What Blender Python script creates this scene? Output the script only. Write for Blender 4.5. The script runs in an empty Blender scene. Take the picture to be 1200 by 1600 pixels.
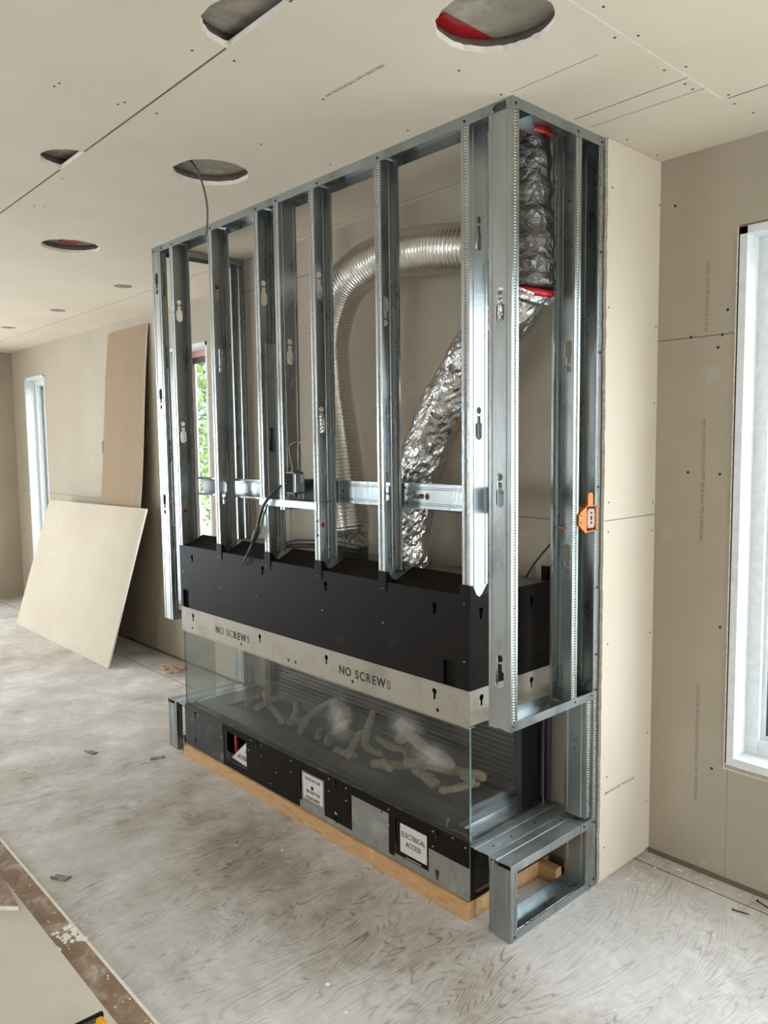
import bpy, math, random
from mathutils import Vector, Matrix
from mathutils.geometry import tessellate_polygon

# ------------------------------------------------------------------ camera, world, light
S = bpy.context.scene
C = S.collection
PI = math.pi
H = 2.743

cam_d = bpy.data.cameras.new('camera')
cam_d.sensor_fit = 'VERTICAL'
cam_d.sensor_height = 36.0
cam_d.lens = 1212.946 / 1600 * 36.0
cam_d.clip_start = 0.02
cam = bpy.data.objects.new('camera', cam_d)
C.objects.link(cam)
r_, u_, f_ = Vector((0.674806, 0.737897, -0.011998)), Vector((-0.055989, 0.067398, 0.996154)), Vector((-0.735868, 0.671539, -0.086795))
cam.matrix_world = Matrix(((r_.x, u_.x, -f_.x, 1.55337), (r_.y, u_.y, -f_.y, -1.97136), (r_.z, u_.z, -f_.z, 1.68205), (0, 0, 0, 1)))
S.camera = cam

S.view_settings.view_transform = 'Standard'
S.view_settings.look = 'None'
S.view_settings.gamma = 1
S.view_settings.use_curve_mapping = False
S.view_settings.exposure = 0.14

W = bpy.data.worlds.new('daylight')
S.world = W
W.use_nodes = True
wn = W.node_tree.nodes
wl = W.node_tree.links
bg = wn['Background']
bg.inputs[0].default_value = (0.80, 0.90, 1.0, 1)
bg.inputs[1].default_value = 9.5

sun_d = bpy.data.lights.new('sun', 'SUN')
sun_d.energy = 3.0
sun_d.angle = 0.02
sun_d.color = (1, 0.93, 0.8)
sun = bpy.data.objects.new('sun', sun_d)
C.objects.link(sun)
sun.rotation_euler = Vector((0.25, 0.75, -1.0)).to_track_quat('-Z', 'Y').to_euler()


def area(name, loc, direction, sx, sy, energy, color, portal=False):
    d = bpy.data.lights.new(name, 'AREA')
    d.shape = 'RECTANGLE'
    d.size = sx
    d.size_y = sy
    d.energy = energy
    d.color = color
    if portal:
        d.cycles.is_portal = True
    o = bpy.data.objects.new(name, d)
    C.objects.link(o)
    o.location = loc
    o.rotation_euler = Vector(direction).to_track_quat('-Z', 'Y').to_euler()
    return o


# daylight lamps at unseen rear and side openings; the left one is added fill
area('daylight_rear_window', (-1.45, -5.35, 1.5), (0, 1, 0), 1.1, 1.4, 3, (1.0, 0.97, 0.92))
area('daylight_rear_window', (3.15, -5.35, 1.5), (0, 1, 0), 1.1, 1.4, 3, (1.0, 0.97, 0.92))
area('daylight_rear_window', (-5.9, -5.35, 1.5), (0, 1, 0), 1.4, 1.4, 12, (0.88, 0.94, 1.0))
area('added_left_fill', (-7.85, -2.2, 1.25), (1, 0, 0), 2.4, 2.1, 75, (0.86, 0.93, 1.0))  # added fill lamp at an invented opening in the left wall
area('daylight_side_window', (5.45, -0.35, 1.3), (-1, 0, 0), 1.7, 2.0, 28, (1.0, 0.95, 0.87))
area('portal', (1.05, 1.16, 1.45), (0, -1, 0), 1.4, 1.96, 1, (1, 1, 1), True)
area('portal', (-7.0, 1.16, 1.45), (0, -1, 0), 0.6, 1.96, 1, (1, 1, 1), True)
area('portal', (-3.72, 1.16, 1.45), (0, -1, 0), 0.6, 1.96, 1, (1, 1, 1), True)

# ------------------------------------------------------------------ materials
random.seed(7)


class NT:
    def __init__(self, name):
        self.m = bpy.data.materials.new(name)
        self.m.use_nodes = True
        self.t = self.m.node_tree
        self.b = self.t.nodes['Principled BSDF']
        self.tc = None

    def n(self, typ, **kw):
        x = self.t.nodes.new(typ)
        for k, v in kw.items():
            if k in ('op',):
                x.operation = v
            elif hasattr(x, k) and k not in ('Scale',):
                setattr(x, k, v)
            else:
                x.inputs[k].default_value = v
        return x

    def l(self, a, b):
        self.t.links.new(a, b)

    def coords(self, kind='Object', scale=(1, 1, 1), rot=(0, 0, 0)):
        tc = self.t.nodes.new('ShaderNodeTexCoord')
        mp = self.t.nodes.new('ShaderNodeMapping')
        mp.inputs['Scale'].default_value = scale
        mp.inputs['Rotation'].default_value = rot
        self.l(tc.outputs[kind], mp.inputs[0])
        return mp.outputs[0]

    def noise(self, co, scale, detail=4, rough=0.55, dist=0.0):
        x = self.t.nodes.new('ShaderNodeTexNoise')
        x.inputs['Scale'].default_value = scale
        x.inputs['Detail'].default_value = detail
        x.inputs['Roughness'].default_value = rough
        x.inputs['Distortion'].default_value = dist
        if co is not None:
            self.l(co, x.inputs['Vector'])
        return x.outputs[0]

    def ramp(self, fac, stops):
        x = self.t.nodes.new('ShaderNodeValToRGB')
        e = x.color_ramp.elements
        while len(e) < len(stops):
            e.new(0.5)
        for i, (p, c) in enumerate(stops):
            e[i].position = p
            e[i].color = (*c, 1) if len(c) == 3 else c
        self.l(fac, x.inputs[0])
        return x.outputs[0]

    def math(self, op, a, b=None, c=None):
        x = self.t.nodes.new('ShaderNodeMath')
        x.operation = op
        for i, v in enumerate((a, b, c)):
            if v is None:
                continue
            if isinstance(v, (int, float)):
                x.inputs[i].default_value = v
            else:
                self.l(v, x.inputs[i])
        return x.outputs[0]

    def mix(self, fac, a, b, blend='MIX'):
        x = self.t.nodes.new('ShaderNodeMix')
        x.data_type = 'RGBA'
        x.blend_type = blend
        for i, v in ((0, fac), (6, a), (7, b)):
            if isinstance(v, (int, float)):
                x.inputs[i].default_value = v
            elif isinstance(v, tuple):
                x.inputs[i].default_value = (*v, 1) if len(v) == 3 else v
            else:
                self.l(v, x.inputs[i])
        return x.outputs[2]

    def bump(self, h, strength=0.3, dist=0.01):
        x = self.t.nodes.new('ShaderNodeBump')
        x.inputs['Strength'].default_value = strength
        x.inputs['Distance'].default_value = dist
        self.l(h, x.inputs['Height'])
        self.l(x.outputs[0], self.b.inputs['Normal'])
        return x

    def set(self, **kw):
        for k, v in kw.items():
            k = k.replace('_', ' ')
            if isinstance(v, (int, float)):
                self.b.inputs[k].default_value = v
            elif isinstance(v, tuple):
                self.b.inputs[k].default_value = (*v, 1) if len(v) == 3 else v
            else:
                self.l(v, self.b.inputs[k])
        return self.m


def sr(h):
    h = [int(h[i:i + 2], 16) / 255 for i in (0, 2, 4)]
    return tuple(c / 12.92 if c <= 0.04045 else ((c + 0.055) / 1.055) ** 2.4 for c in h)


def plain(name, col, rough=0.6, metal=0.0, **kw):
    t = NT(name)
    co = t.coords()
    n = t.noise(co, 30, 3)
    c = t.ramp(n, [(0.3, tuple(x * 0.9 for x in col)), (0.7, tuple(min(1, x * 1.06) for x in col))])
    return t.set(Base_Color=c, Roughness=rough, Metallic=metal, **kw)


def drywall(name, a, b, mark=0.35):
    t = NT(name)
    co = t.coords()
    n = t.noise(co, 1.3, 6, 0.6)
    c = t.ramp(n, [(0.3, a), (0.7, b)])
    n2 = t.noise(t.coords(scale=(3, 3, 3)), 2.2, 9, 0.72)
    sc = t.ramp(n2, [(0.60, (0, 0, 0)), (0.72, (mark, mark, mark))])
    c = t.mix(sc, c, (0.72, 0.70, 0.66))
    n3 = t.noise(co, 260, 2)
    t.bump(n3, 0.05, 0.002)
    return t.set(Base_Color=c, Roughness=0.85)


M = {}
M['wall'] = drywall('shaded_wall_drywall', sr('a49987'), sr('aea391'), 0.2)  # drywall darkened so its colour holds the shade on the walls
M['wall_lit'] = drywall('lit_wall_drywall', sr('c6baa6'), sr('cec3b0'), 0.2)  # same drywall, paler to hold the light on the side face
M['ceil'] = drywall('lit_ceiling_drywall', sr('d6cab6'), sr('e0d5c3'), 0.3)  # same drywall, lightened to hold the light on the ceiling
M['board_brown'] = drywall('drywall_back_paper', sr('8c775c'), sr('978267'), 0.1)
M['board_grey'] = drywall('drywall_sheet_paper', sr('b3a793'), sr('c2b7a4'), 0.3)


def gypsum():
    t = NT('gypsum_edge')
    co = t.coords()
    n = t.noise(co, 60, 6, 0.7)
    c = t.ramp(n, [(0.3, sr('b5a48d')), (0.65, sr('e4dacb'))])
    t.bump(n, 0.8, 0.004)
    return t.set(Base_Color=c, Roughness=0.95)


M['gyp'] = gypsum()
M['board_pale'] = drywall('pale_sheet_paper', sr('c6bcab'), sr('d6cdbe'), 0.3)
M['white_gyp'] = plain('white_gypsum', sr('efe8dc'), 0.9)


def galv(name, knurl=False, base='b4b8b8', rough=(0.2, 0.42)):
    t = NT(name)
    co = t.coords()
    n = t.noise(t.coords(scale=(1, 1, 0.35)), 7, 5, 0.6)
    n2 = t.noise(co, 45, 3, 0.5)
    b = sr(base)
    c = t.ramp(n, [(0.3, tuple(x * 0.82 for x in b)), (0.7, tuple(min(1, x * 1.08) for x in b))])
    ro = t.math('MULTIPLY_ADD', n, (rough[1] - rough[0]) * 2.0, rough[0] - (rough[1] - rough[0]) * 0.5)
    h = t.math('MULTIPLY_ADD', n2, 0.15, n)
    if knurl:
        tc = t.n('ShaderNodeTexCoord')
        sp = t.n('ShaderNodeSeparateXYZ')
        t.l(tc.outputs['Object'], sp.inputs[0])
        s = t.math('SINE', t.math('MULTIPLY', sp.outputs[2], 2 * PI / 0.0095))
        k = t.math('GREATER_THAN', s, 0.1)
        c = t.mix(t.math('MULTIPLY', k, 0.35), c, (0.2, 0.19, 0.16))
        bp = t.bump(s, 0.9, 0.0012)
        return t.set(Base_Color=c, Roughness=0.38, Metallic=0.9)
    t.bump(h, 0.16, 0.02)
    return t.set(Base_Color=c, Roughness=ro, Metallic=0.95)


M['galv'] = galv('galvanised_steel', False, 'aab0b0')
M['knurl'] = galv('knurled_galvanised_steel', True, 'b4b2a8')
M['galv_dull'] = galv('dull_galvanised_steel', False, '8f908c', (0.4, 0.6))


def fp_black():
    t = NT('dusty_black_steel')
    co = t.coords()
    n = t.noise(co, 5, 8, 0.7)
    c = t.ramp(n, [(0.35, sr('16110e')), (0.62, sr('1b1612')), (0.8, sr('342e28'))])
    n2 = t.noise(co, 9, 6, 0.6)
    return t.set(Base_Color=c, Roughness=0.5, Metallic=0.0, Specular_IOR_Level=0.08)


M['fpblack'] = fp_black()


def dusty(name, lo, hi, d, a, b, metal=0.0, rough=0.6, sc=6):
    t = NT(name)
    co = t.coords()
    n = t.noise(co, sc, 9, 0.7)
    c = t.ramp(n, [(0.35, lo), (0.5, hi)])
    m = t.ramp(t.noise(t.coords(scale=(1, 1, 1)), sc * 0.6, 8, 0.68), [(a, (0, 0, 0)), (b, (1, 1, 1))])
    c = t.mix(m, c, d)
    return t.set(Base_Color=c, Roughness=rough, Metallic=metal)


M['fpdust'] = dusty('drywall_dust_on_steel', sr('1e1a16'), sr('26211c'), sr('55534f'), 0.52, 0.66, 0, 0.6, 14)
M['band'] = dusty('bare_steel_band', sr('8d8577'), sr('9b9384'), sr('7d766b'), 0.55, 0.75, 0.25, 0.5, 5)
M['base_grey'] = dusty('grey_steel_panel', sr('78766f'), sr('86847c'), sr('9d9c96'), 0.5, 0.68, 0.3, 0.5, 10)
M['tray'] = dusty('dusty_firebox_steel', sr('221f1c'), sr('2a2724'), sr('45423d'), 0.55, 0.75, 0.2, 0.45, 8)
M['ledge'] = dusty('ledge_steel', sr('40413e'), sr('4b4c48'), sr('62625d'), 0.5, 0.7, 0.5, 0.4, 7)
M['shelf'] = dusty('dusty_galvanised_steel', sr('8f9594'), sr('a2a8a7'), sr('c4c4be'), 0.52, 0.66, 0.75, 0.35, 9)
M['black'] = plain('matt_black', (0.008, 0.0075, 0.007), 0.7, 0.0, Specular_IOR_Level=0.1)
M['screw'] = plain('screw_black', (0.02, 0.018, 0.016), 0.45, 0.3)
M['rivet'] = plain('rivet_silver', sr('b9b7b0'), 0.4, 0.4)
M['joint'] = plain('dark_joint_line', sr('6b6052'), 0.9)  # dark brown for joints, gaps and torn spots
M['crack'] = plain('torn_joint_paper', sr('e8dfd0'), 0.9)
M['pencil'] = plain('pencil_line', sr('8f8576'), 0.9)
M['print'] = plain('printed_ink', sr('857a6b'), 0.9)
M['ink'] = plain('black_ink', (0.015, 0.015, 0.015), 0.7)
M['fadeink'] = plain('faded_ink', sr('6a6358'), 0.7)
M['white'] = plain('white_vinyl', sr('dfe2e2'), 0.35)
M['sticker'] = plain('white_sticker', sr('dcdcd6'), 0.5)
M['red'] = plain('red_plastic', sr('b3151c'), 0.4)
M['redtape'] = plain('red_tape', sr('a8101a'), 0.3)
M['paper'] = plain('label_paper', sr('c9c2ba'), 0.7)
M['orange'] = plain('orange_plastic', sr('e8791c'), 0.4)
M['pinkish'] = plain('dusty_pink_plastic', sr('b59a90'), 0.5)
M['darkred'] = plain('dark_red_shadowed_plastic', sr('7a2a20'), 0.5)
M['yellow'] = plain('yellow_plastic', sr('e9ae14'), 0.4)
M['darkgrey'] = plain('dark_grey_plastic', sr('33343a'), 0.5)
M['brownframe'] = plain('brown_window_frame', sr('b78877'), 0.5)
M['darkframe'] = plain('dark_window_frame', sr('3a332f'), 0.5)
M['cable'] = plain('black_cable', (0.02, 0.02, 0.022), 0.4)
M['bluecable'] = plain('blue_cable', sr('1f3a52'), 0.4)
M['greencable'] = plain('green_cable', sr('2f7d6b'), 0.4)
M['greycable'] = plain('grey_cable', sr('5d5148'), 0.5)
M['whitewire'] = plain('white_wire', sr('b7ac9a'), 0.5)
M['plastic_pale'] = plain('pale_blind_slats', sr('d5d4d4'), 0.6)
M['deck'] = dusty('grey_subfloor_underside', sr('8d867c'), sr('9c958a'), sr('b9b3a8'), 0.5, 0.62, 0, 0.8, 12)


def wood(name, a, b):
    t = NT(name)
    co = t.coords(scale=(2, 14, 14))
    n = t.noise(co, 4, 6, 0.6, 0.6)
    c = t.ramp(n, [(0.3, a), (0.5, b), (0.7, tuple(x * 0.85 for x in a))])
    n2 = t.noise(t.coords(), 16, 4)
    c = t.mix(t.ramp(n2, [(0.6, (0, 0, 0)), (0.7, (0.5, 0.5, 0.5))]), c, sr('c4ad8c'))
    return t.set(Base_Color=c, Roughness=0.75)


M['wood'] = wood('spruce_lumber', sr('a57d4e'), sr('bd9566'))


def foil(name, base, rough, sc, strength):
    t = NT(name)
    co = t.coords()
    n = t.noise(co, sc, 5, 0.62, 1.2)
    v = t.n('ShaderNodeTexVoronoi')
    v.feature = 'DISTANCE_TO_EDGE'
    v.inputs['Scale'].default_value = sc * 1.4
    t.l(co, v.inputs['Vector'])
    h = t.math('MULTIPLY_ADD', v.outputs[0], 0.7, n)
    t.bump(h, strength, 0.02)
    return t.set(Base_Color=sr(base), Roughness=rough, Metallic=0.97)


M['foil'] = foil('wrinkled_foil', 'c6c4c0', 0.14, 9, 0.6)
M['greyfoil'] = foil('grey_wrinkled_sleeve', '6e6c6a', 0.3, 14, 0.8)


def duct_mat():
    t = NT('ribbed_aluminium_duct')
    co = t.coords()
    n = t.noise(co, 12, 4)
    t.bump(n, 0.12, 0.01)
    return t.set(Base_Color=sr('e2ddd6'), Roughness=0.24, Metallic=0.97)


M['duct'] = duct_mat()


def glass_mat(name, haze, tint=(0.93, 0.96, 0.95)):
    m = bpy.data.materials.new(name)
    m.use_nodes = True
    t = m.node_tree
    for n in list(t.nodes):
        t.nodes.remove(n)
    out = t.nodes.new('ShaderNodeOutputMaterial')
    tr = t.nodes.new('ShaderNodeBsdfTransparent')
    tr.inputs[0].default_value = (*tint, 1)
    gl = t.nodes.new('ShaderNodeBsdfGlossy')
    gl.inputs['Roughness'].default_value = 0.015
    df = t.nodes.new('ShaderNodeBsdfDiffuse')
    df.inputs[0].default_value = (0.62, 0.60, 0.56, 1)
    fr = t.nodes.new('ShaderNodeLayerWeight')
    fr.inputs[0].default_value = 0.5
    pw = t.nodes.new('ShaderNodeMath')
    pw.operation = 'POWER'
    pw.inputs[1].default_value = 4.0
    t.links.new(fr.outputs[1], pw.inputs[0])
    mul = t.nodes.new('ShaderNodeMath')
    mul.operation = 'MULTIPLY_ADD'
    mul.inputs[1].default_value = 0.6
    mul.inputs[2].default_value = 0.035
    t.links.new(pw.outputs[0], mul.inputs[0])
    m1 = t.nodes.new('ShaderNodeMixShader')
    t.links.new(mul.outputs[0], m1.inputs[0])
    t.links.new(tr.outputs[0], m1.inputs[1])
    t.links.new(gl.outputs[0], m1.inputs[2])
    tc = t.nodes.new('ShaderNodeTexCoord')
    # handled, dusty glass: soft noise plus a few sharper smears
    no = t.nodes.new('ShaderNodeTexNoise')
    no.inputs['Scale'].default_value = 3.2
    no.inputs['Detail'].default_value = 8
    no.inputs['Roughness'].default_value = 0.7
    t.links.new(tc.outputs['Object'], no.inputs['Vector'])
    mr = t.nodes.new('ShaderNodeMapRange')
    mr.inputs[1].default_value = 0.35
    mr.inputs[2].default_value = 0.8
    mr.inputs[3].default_value = haze * 0.55
    mr.inputs[4].default_value = haze * 1.8
    t.links.new(no.outputs[0], mr.inputs[0])
    m2 = t.nodes.new('ShaderNodeMixShader')
    t.links.new(mr.outputs[0], m2.inputs[0])
    t.links.new(m1.outputs[0], m2.inputs[1])
    t.links.new(df.outputs[0], m2.inputs[2])
    t.links.new(m2.outputs[0], out.inputs[0])
    return m


M['glass'] = glass_mat('dusty_fireplace_glass', 0.03, (0.80, 0.82, 0.81))
M['clear'] = glass_mat('window_glass', 0.006, (0.97, 0.98, 0.98))


def dust_smear():
    t = NT('dust_smear')
    co = t.coords('Generated')
    g = t.n('ShaderNodeTexGradient')
    g.gradient_type = 'SPHERICAL'
    mp = t.t.nodes.new('ShaderNodeMapping')
    mp.inputs['Location'].default_value = (-1, 0, -1)
    mp.inputs['Scale'].default_value = (2, 0, 2)
    t.l(co, mp.inputs[0])
    t.l(mp.outputs[0], g.inputs[0])
    n = t.noise(t.coords(), 60, 6, 0.75)
    a = t.math('MULTIPLY', t.math('POWER', g.outputs[1], 1.4), t.ramp(n, [(0.35, (0.0, 0, 0)), (0.75, (1, 1, 1))]))
    return t.set(Base_Color=(0.8, 0.77, 0.70), Roughness=0.9, Alpha=t.math('MULTIPLY', a, 0.55))


M['smear'] = dust_smear()


def log_mat():
    t = NT('ceramic_driftwood')
    co = t.coords()
    n = t.noise(t.coords(scale=(1, 1, 1)), 40, 6, 0.65, 1.5)
    c = t.ramp(n, [(0.3, sr('77684f')), (0.6, sr('a8977a')), (0.75, sr('54473a'))])
    t.bump(n, 0.6, 0.004)
    return t.set(Base_Color=c, Roughness=0.85)


M['log'] = log_mat()


def floor_mat():
    t = NT('dusty_plywood_floor')
    co = t.coords(scale=(1.15, 0.24, 1), rot=(0, 0, 0.10))
    n = t.noise(co, 3.2, 3, 0.45, 0.5)
    fr = t.math('FRACT', t.math('MULTIPLY', n, 52))
    tri = t.math('ABSOLUTE', t.math('SUBTRACT', fr, 0.5))
    contour = t.ramp(tri, [(0.0, (1, 1, 1)), (0.10, (0.5, 0.5, 0.5)), (0.22, (0, 0, 0))])
    brk = t.ramp(t.noise(t.coords(scale=(1, 0.3, 1)), 26, 5, 0.7), [(0.38, (0, 0, 0)), (0.60, (1, 1, 1))])
    lines = t.math('MULTIPLY', contour, brk)
    streak = t.ramp(t.noise(t.coords(scale=(1, 0.10, 1)), 75, 5, 0.75), [(0.54, (0, 0, 0)), (0.70, (0.8, 0.8, 0.8))])
    lines = t.math('MAXIMUM', lines, t.math('MULTIPLY', streak, 0.7))
    # dust cover is worn thin where people walk and kneel in front of the fireplace
    tc = t.n('ShaderNodeTexCoord')
    sp = t.n('ShaderNodeSeparateXYZ')
    t.l(tc.outputs['Object'], sp.inputs[0])
    gx = t.math('POWER', t.math('DIVIDE', t.math('ADD', sp.outputs[0], 0.75), 1.05), 2)
    gy = t.math('POWER', t.math('DIVIDE', t.math('ADD', sp.outputs[1], 0.32), 0.34), 2)
    wear = t.math('EXPONENT', t.math('MULTIPLY', t.math('ADD', gx, gy), -1.0))
    dn = t.noise(t.coords(), 1.9, 9, 0.68)
    thin = t.math('ADD', dn, t.math('MULTIPLY', wear, 0.24))
    thin = t.ramp(thin, [(0.40, (0.10, 0.10, 0.10)), (0.56, (0.35, 0.35, 0.35)), (0.74, (1, 1, 1))])
    dust = t.ramp(t.noise(t.coords(), 4.0, 9, 0.72), [(0.3, sr('c0bbb3')), (0.5, sr('d3cfc9')), (0.68, sr('e8e6e2'))])
    c = t.mix(t.math('MULTIPLY', thin, 0.75), dust, sr('84725f'))
    c = t.mix(t.math('MULTIPLY', lines, t.math('MULTIPLY_ADD', thin, 0.62, 0.22)), c, sr('4c4138'))
    spk = t.noise(t.coords(), 150, 3, 0.8)
    c = t.mix(t.ramp(spk, [(0.68, (0, 0, 0)), (0.75, (0.7, 0.7, 0.7))]), c, sr('e6e2da'))
    t.bump(t.noise(t.coords(), 60, 5), 0.15, 0.004)
    return t.set(Base_Color=c, Roughness=0.72, Specular_IOR_Level=0.3)


M['floor'] = floor_mat()


def sheet_brown():
    t = NT('dusty_brown_board_face')
    n = t.noise(t.coords(scale=(1, 1.6, 1)), 9, 9, 0.7, 0.6)
    c = t.ramp(n, [(0.40, sr('846a54')), (0.52, sr('937b66')), (0.66, sr('b8aa98'))])
    return t.set(Base_Color=c, Roughness=0.8)


M['sheetbrown'] = sheet_brown()


def leaf_mat(name, a, b):
    t = NT(name)
    n = t.noise(t.coords(), 6, 3)
    c = t.ramp(n, [(0.4, a), (0.6, b)])
    return t.set(Base_Color=c, Roughness=0.6)


M['leaf'] = leaf_mat('leaves', sr('2f5422'), sr('6f8a2c'))
M['leaf2'] = leaf_mat('bluish_leaves', sr('24493a'), sr('4f8068'))
M['ground'] = leaf_mat('lawn', sr('8b8d80'), sr('a3a396'))
M['bark'] = plain('bark', sr('6b4c3c'), 0.9)
M['fence'] = plain('pale_fence', sr('c9c6bf'), 0.8)

# ------------------------------------------------------------------ geometry helpers


class B:
    """collects vertices and faces in world space for ONE mesh object"""

    def __init__(self):
        self.v, self.f, self.mi, self.sm = [], [], [], []

    def add(self, vs, fs, mi=0, smooth=False, mat=None):
        o = len(self.v)
        for p in vs:
            p = Vector(p)
            self.v.append(mat @ p if mat else p)
        for q in fs:
            self.f.append(tuple(i + o for i in q))
            self.mi.append(mi)
            self.sm.append(smooth)
        return self

    def box(self, x0, x1, y0, y1, z0, z1, mi=0, mat=None):
        x0, x1 = min(x0, x1), max(x0, x1)
        y0, y1 = min(y0, y1), max(y0, y1)
        z0, z1 = min(z0, z1), max(z0, z1)
        vs = [(x, y, z) for z in (z0, z1) for y in (y0, y1) for x in (x0, x1)]
        return self.add(vs, [(0, 2, 3, 1), (4, 5, 7, 6), (0, 1, 5, 4), (2, 6, 7, 3), (0, 4, 6, 2), (1, 3, 7, 5)], mi, False, mat)

    def prism(self, poly, d, mi=0, mat=None, axis='y'):
        """extrude a 2D polygon (u, v) by depth range d=(a, b); axis is the extrusion axis"""
        n = len(poly)

        def P(u, v, w):
            return {'y': (u, w, v), 'x': (w, u, v), 'z': (u, v, w)}[axis]
        vs = [P(u, v, d[0]) for u, v in poly] + [P(u, v, d[1]) for u, v in poly]
        fs = [tuple(range(n)), tuple(range(2 * n - 1, n - 1, -1))] + [(i, i + n, (i + 1) % n + n, (i + 1) % n) for i in range(n)]
        return self.add(vs, fs, mi, False, mat)

    def plate(self, outer, holes, d, axis='y', mi=0, mat=None, rim=None, single=False):
        loops = [list(outer)] + [list(h) for h in holes]

        def P(u, v, w):
            return {'y': (u, w, v), 'x': (w, u, v), 'z': (u, v, w)}[axis]
        flat = [p for L in loops for p in L]
        tris = tessellate_polygon([[Vector((u, v, 0)) for u, v in L] for L in loops])
        n = len(flat)
        vs = [P(u, v, d[0]) for u, v in flat]
        fs = [tuple(t) for t in tris]
        if single:
            return self.add(vs, fs, mi, False, mat)
        vs += [P(u, v, d[1]) for u, v in flat]
        fs += [tuple(i + n for i in reversed(t)) for t in tris]
        self.add(vs, fs, mi, False, mat)
        o = 0
        for L in loops:
            k = len(L)
            q = [P(u, v, d[0]) for u, v in L] + [P(u, v, d[1]) for u, v in L]
            self.add(q, [(i, i + k, (i + 1) % k + k, (i + 1) % k) for i in range(k)], mi if rim is None else rim, False, mat)
        return self

    def tube(self, path, rad, seg=16, mi=0, caps=True, wob=None, flat=None):
        path = [Vector(p) for p in path]
        n = len(path)
        if not hasattr(rad, '__len__'):
            rad = [rad] * n
        t0 = (path[1] - path[0]).normalized()
        up = Vector((0, 0, 1)) if abs(t0.z) < 0.9 else Vector((1, 0, 0))
        a = t0.cross(up).normalized()
        vs = []
        for i in range(n):
            t = (path[min(i + 1, n - 1)] - path[max(i - 1, 0)]).normalized()
            a = (a - t * a.dot(t)).normalized()
            b = t.cross(a)
            for k in range(seg):
                w = 2 * PI * k / seg
                rr = rad[i] * (wob(i, k, w) if wob else 1)
                vs.append(path[i] + a * math.cos(w) * rr + b * math.sin(w) * rr)
        fs = []
        for i in range(n - 1):
            for k in range(seg):
                fs.append((i * seg + k, i * seg + (k + 1) % seg, (i + 1) * seg + (k + 1) % seg, (i + 1) * seg + k))
        if caps:
            fs.append(tuple(range(seg - 1, -1, -1)))
            fs.append(tuple((n - 1) * seg + k for k in range(seg)))
        return self.add(vs, fs, mi, True)

    def profile(self, poly, z0, z1, mis=None, mat=None, zs=None):
        """open sheet profile (x, y) extruded along z as a single skin"""
        zs = zs or [z0, z1]
        n = len(poly)
        for i in range(n - 1):
            vs = []
            for z in zs:
                vs += [(*poly[i], z), (*poly[i + 1], z)]
            self.add(vs, [(2 * j, 2 * j + 1, 2 * j + 3, 2 * j + 2) for j in range(len(zs) - 1)], mis[i] if mis else 0, False, mat)
        return self


def link(o, parent=None):
    C.objects.link(o)
    if parent:
        o.parent = parent
    return o


def wpos(o):
    p = Vector(o.location)
    while o.parent:
        o = o.parent
        p += Vector(o.location)
    return p


def obj(name, b, mats, parent=None, sheet=0.0, origin=None, label=None, bevel=0.0):
    me = bpy.data.meshes.new(name)
    if origin is None:
        xs = [v.x for v in b.v]
        ys = [v.y for v in b.v]
        zs = [v.z for v in b.v]
        origin = Vector(((min(xs) + max(xs)) / 2, (min(ys) + max(ys)) / 2, min(zs)))
    origin = Vector(origin)
    me.from_pydata([v - origin for v in b.v], [], b.f)
    if not isinstance(mats, (list, tuple)):
        mats = [mats]
    for m in mats:
        me.materials.append(M[m] if isinstance(m, str) else m)
    for p, mi, sm in zip(me.polygons, b.mi, b.sm):
        p.material_index = mi
        p.use_smooth = sm
    me.update()
    o = bpy.data.objects.new(name, me)
    link(o, parent)
    o.location = origin - (wpos(parent) if parent else Vector())
    if sheet:
        md = o.modifiers.new('sheet', 'SOLIDIFY')
        md.thickness = sheet
        md.offset = 0
    if bevel:
        md = o.modifiers.new('bevel', 'BEVEL')
        md.width = bevel
        md.segments = 2
        md.limit_method = 'ANGLE'
    if label:
        o['label'] = label
    return o


def tag(o, label=None, cat=None, group=None, kind=None):
    if label:
        o['label'] = label
    if cat:
        o['category'] = cat
    if group:
        o['group'] = group
    if kind:
        o['kind'] = kind
    return o


def thing(name, label, cat, loc, group=None):
    o = bpy.data.objects.new(name, None)
    o.empty_display_size = 0.05
    C.objects.link(o)
    o.location = loc
    return tag(o, label, cat, group)


def circle(cx, cy, r, n=20, ry=None, a0=0.0):
    ry = ry or r
    return [(cx + r * math.cos(a0 + 2 * PI * i / n), cy + ry * math.sin(a0 + 2 * PI * i / n)) for i in range(n)]


def rect(x0, x1, y0, y1):
    return [(x0, y0), (x1, y0), (x1, y1), (x0, y1)]


def spline(pts, n):
    """Catmull-Rom through the points"""
    P = [Vector(p) for p in pts]
    P = [2 * P[0] - P[1]] + P + [2 * P[-1] - P[-2]]
    out = []
    m = len(P) - 3
    for s in range(m):
        for i in range(n):
            t = i / n
            a, b, c, d = P[s:s + 4]
            out.append(0.5 * ((2 * b) + (c - a) * t + (2 * a - 5 * b + 4 * c - d) * t * t + (3 * b - a - 3 * c + d) * t ** 3))
    out.append(P[-2])
    return out


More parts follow.
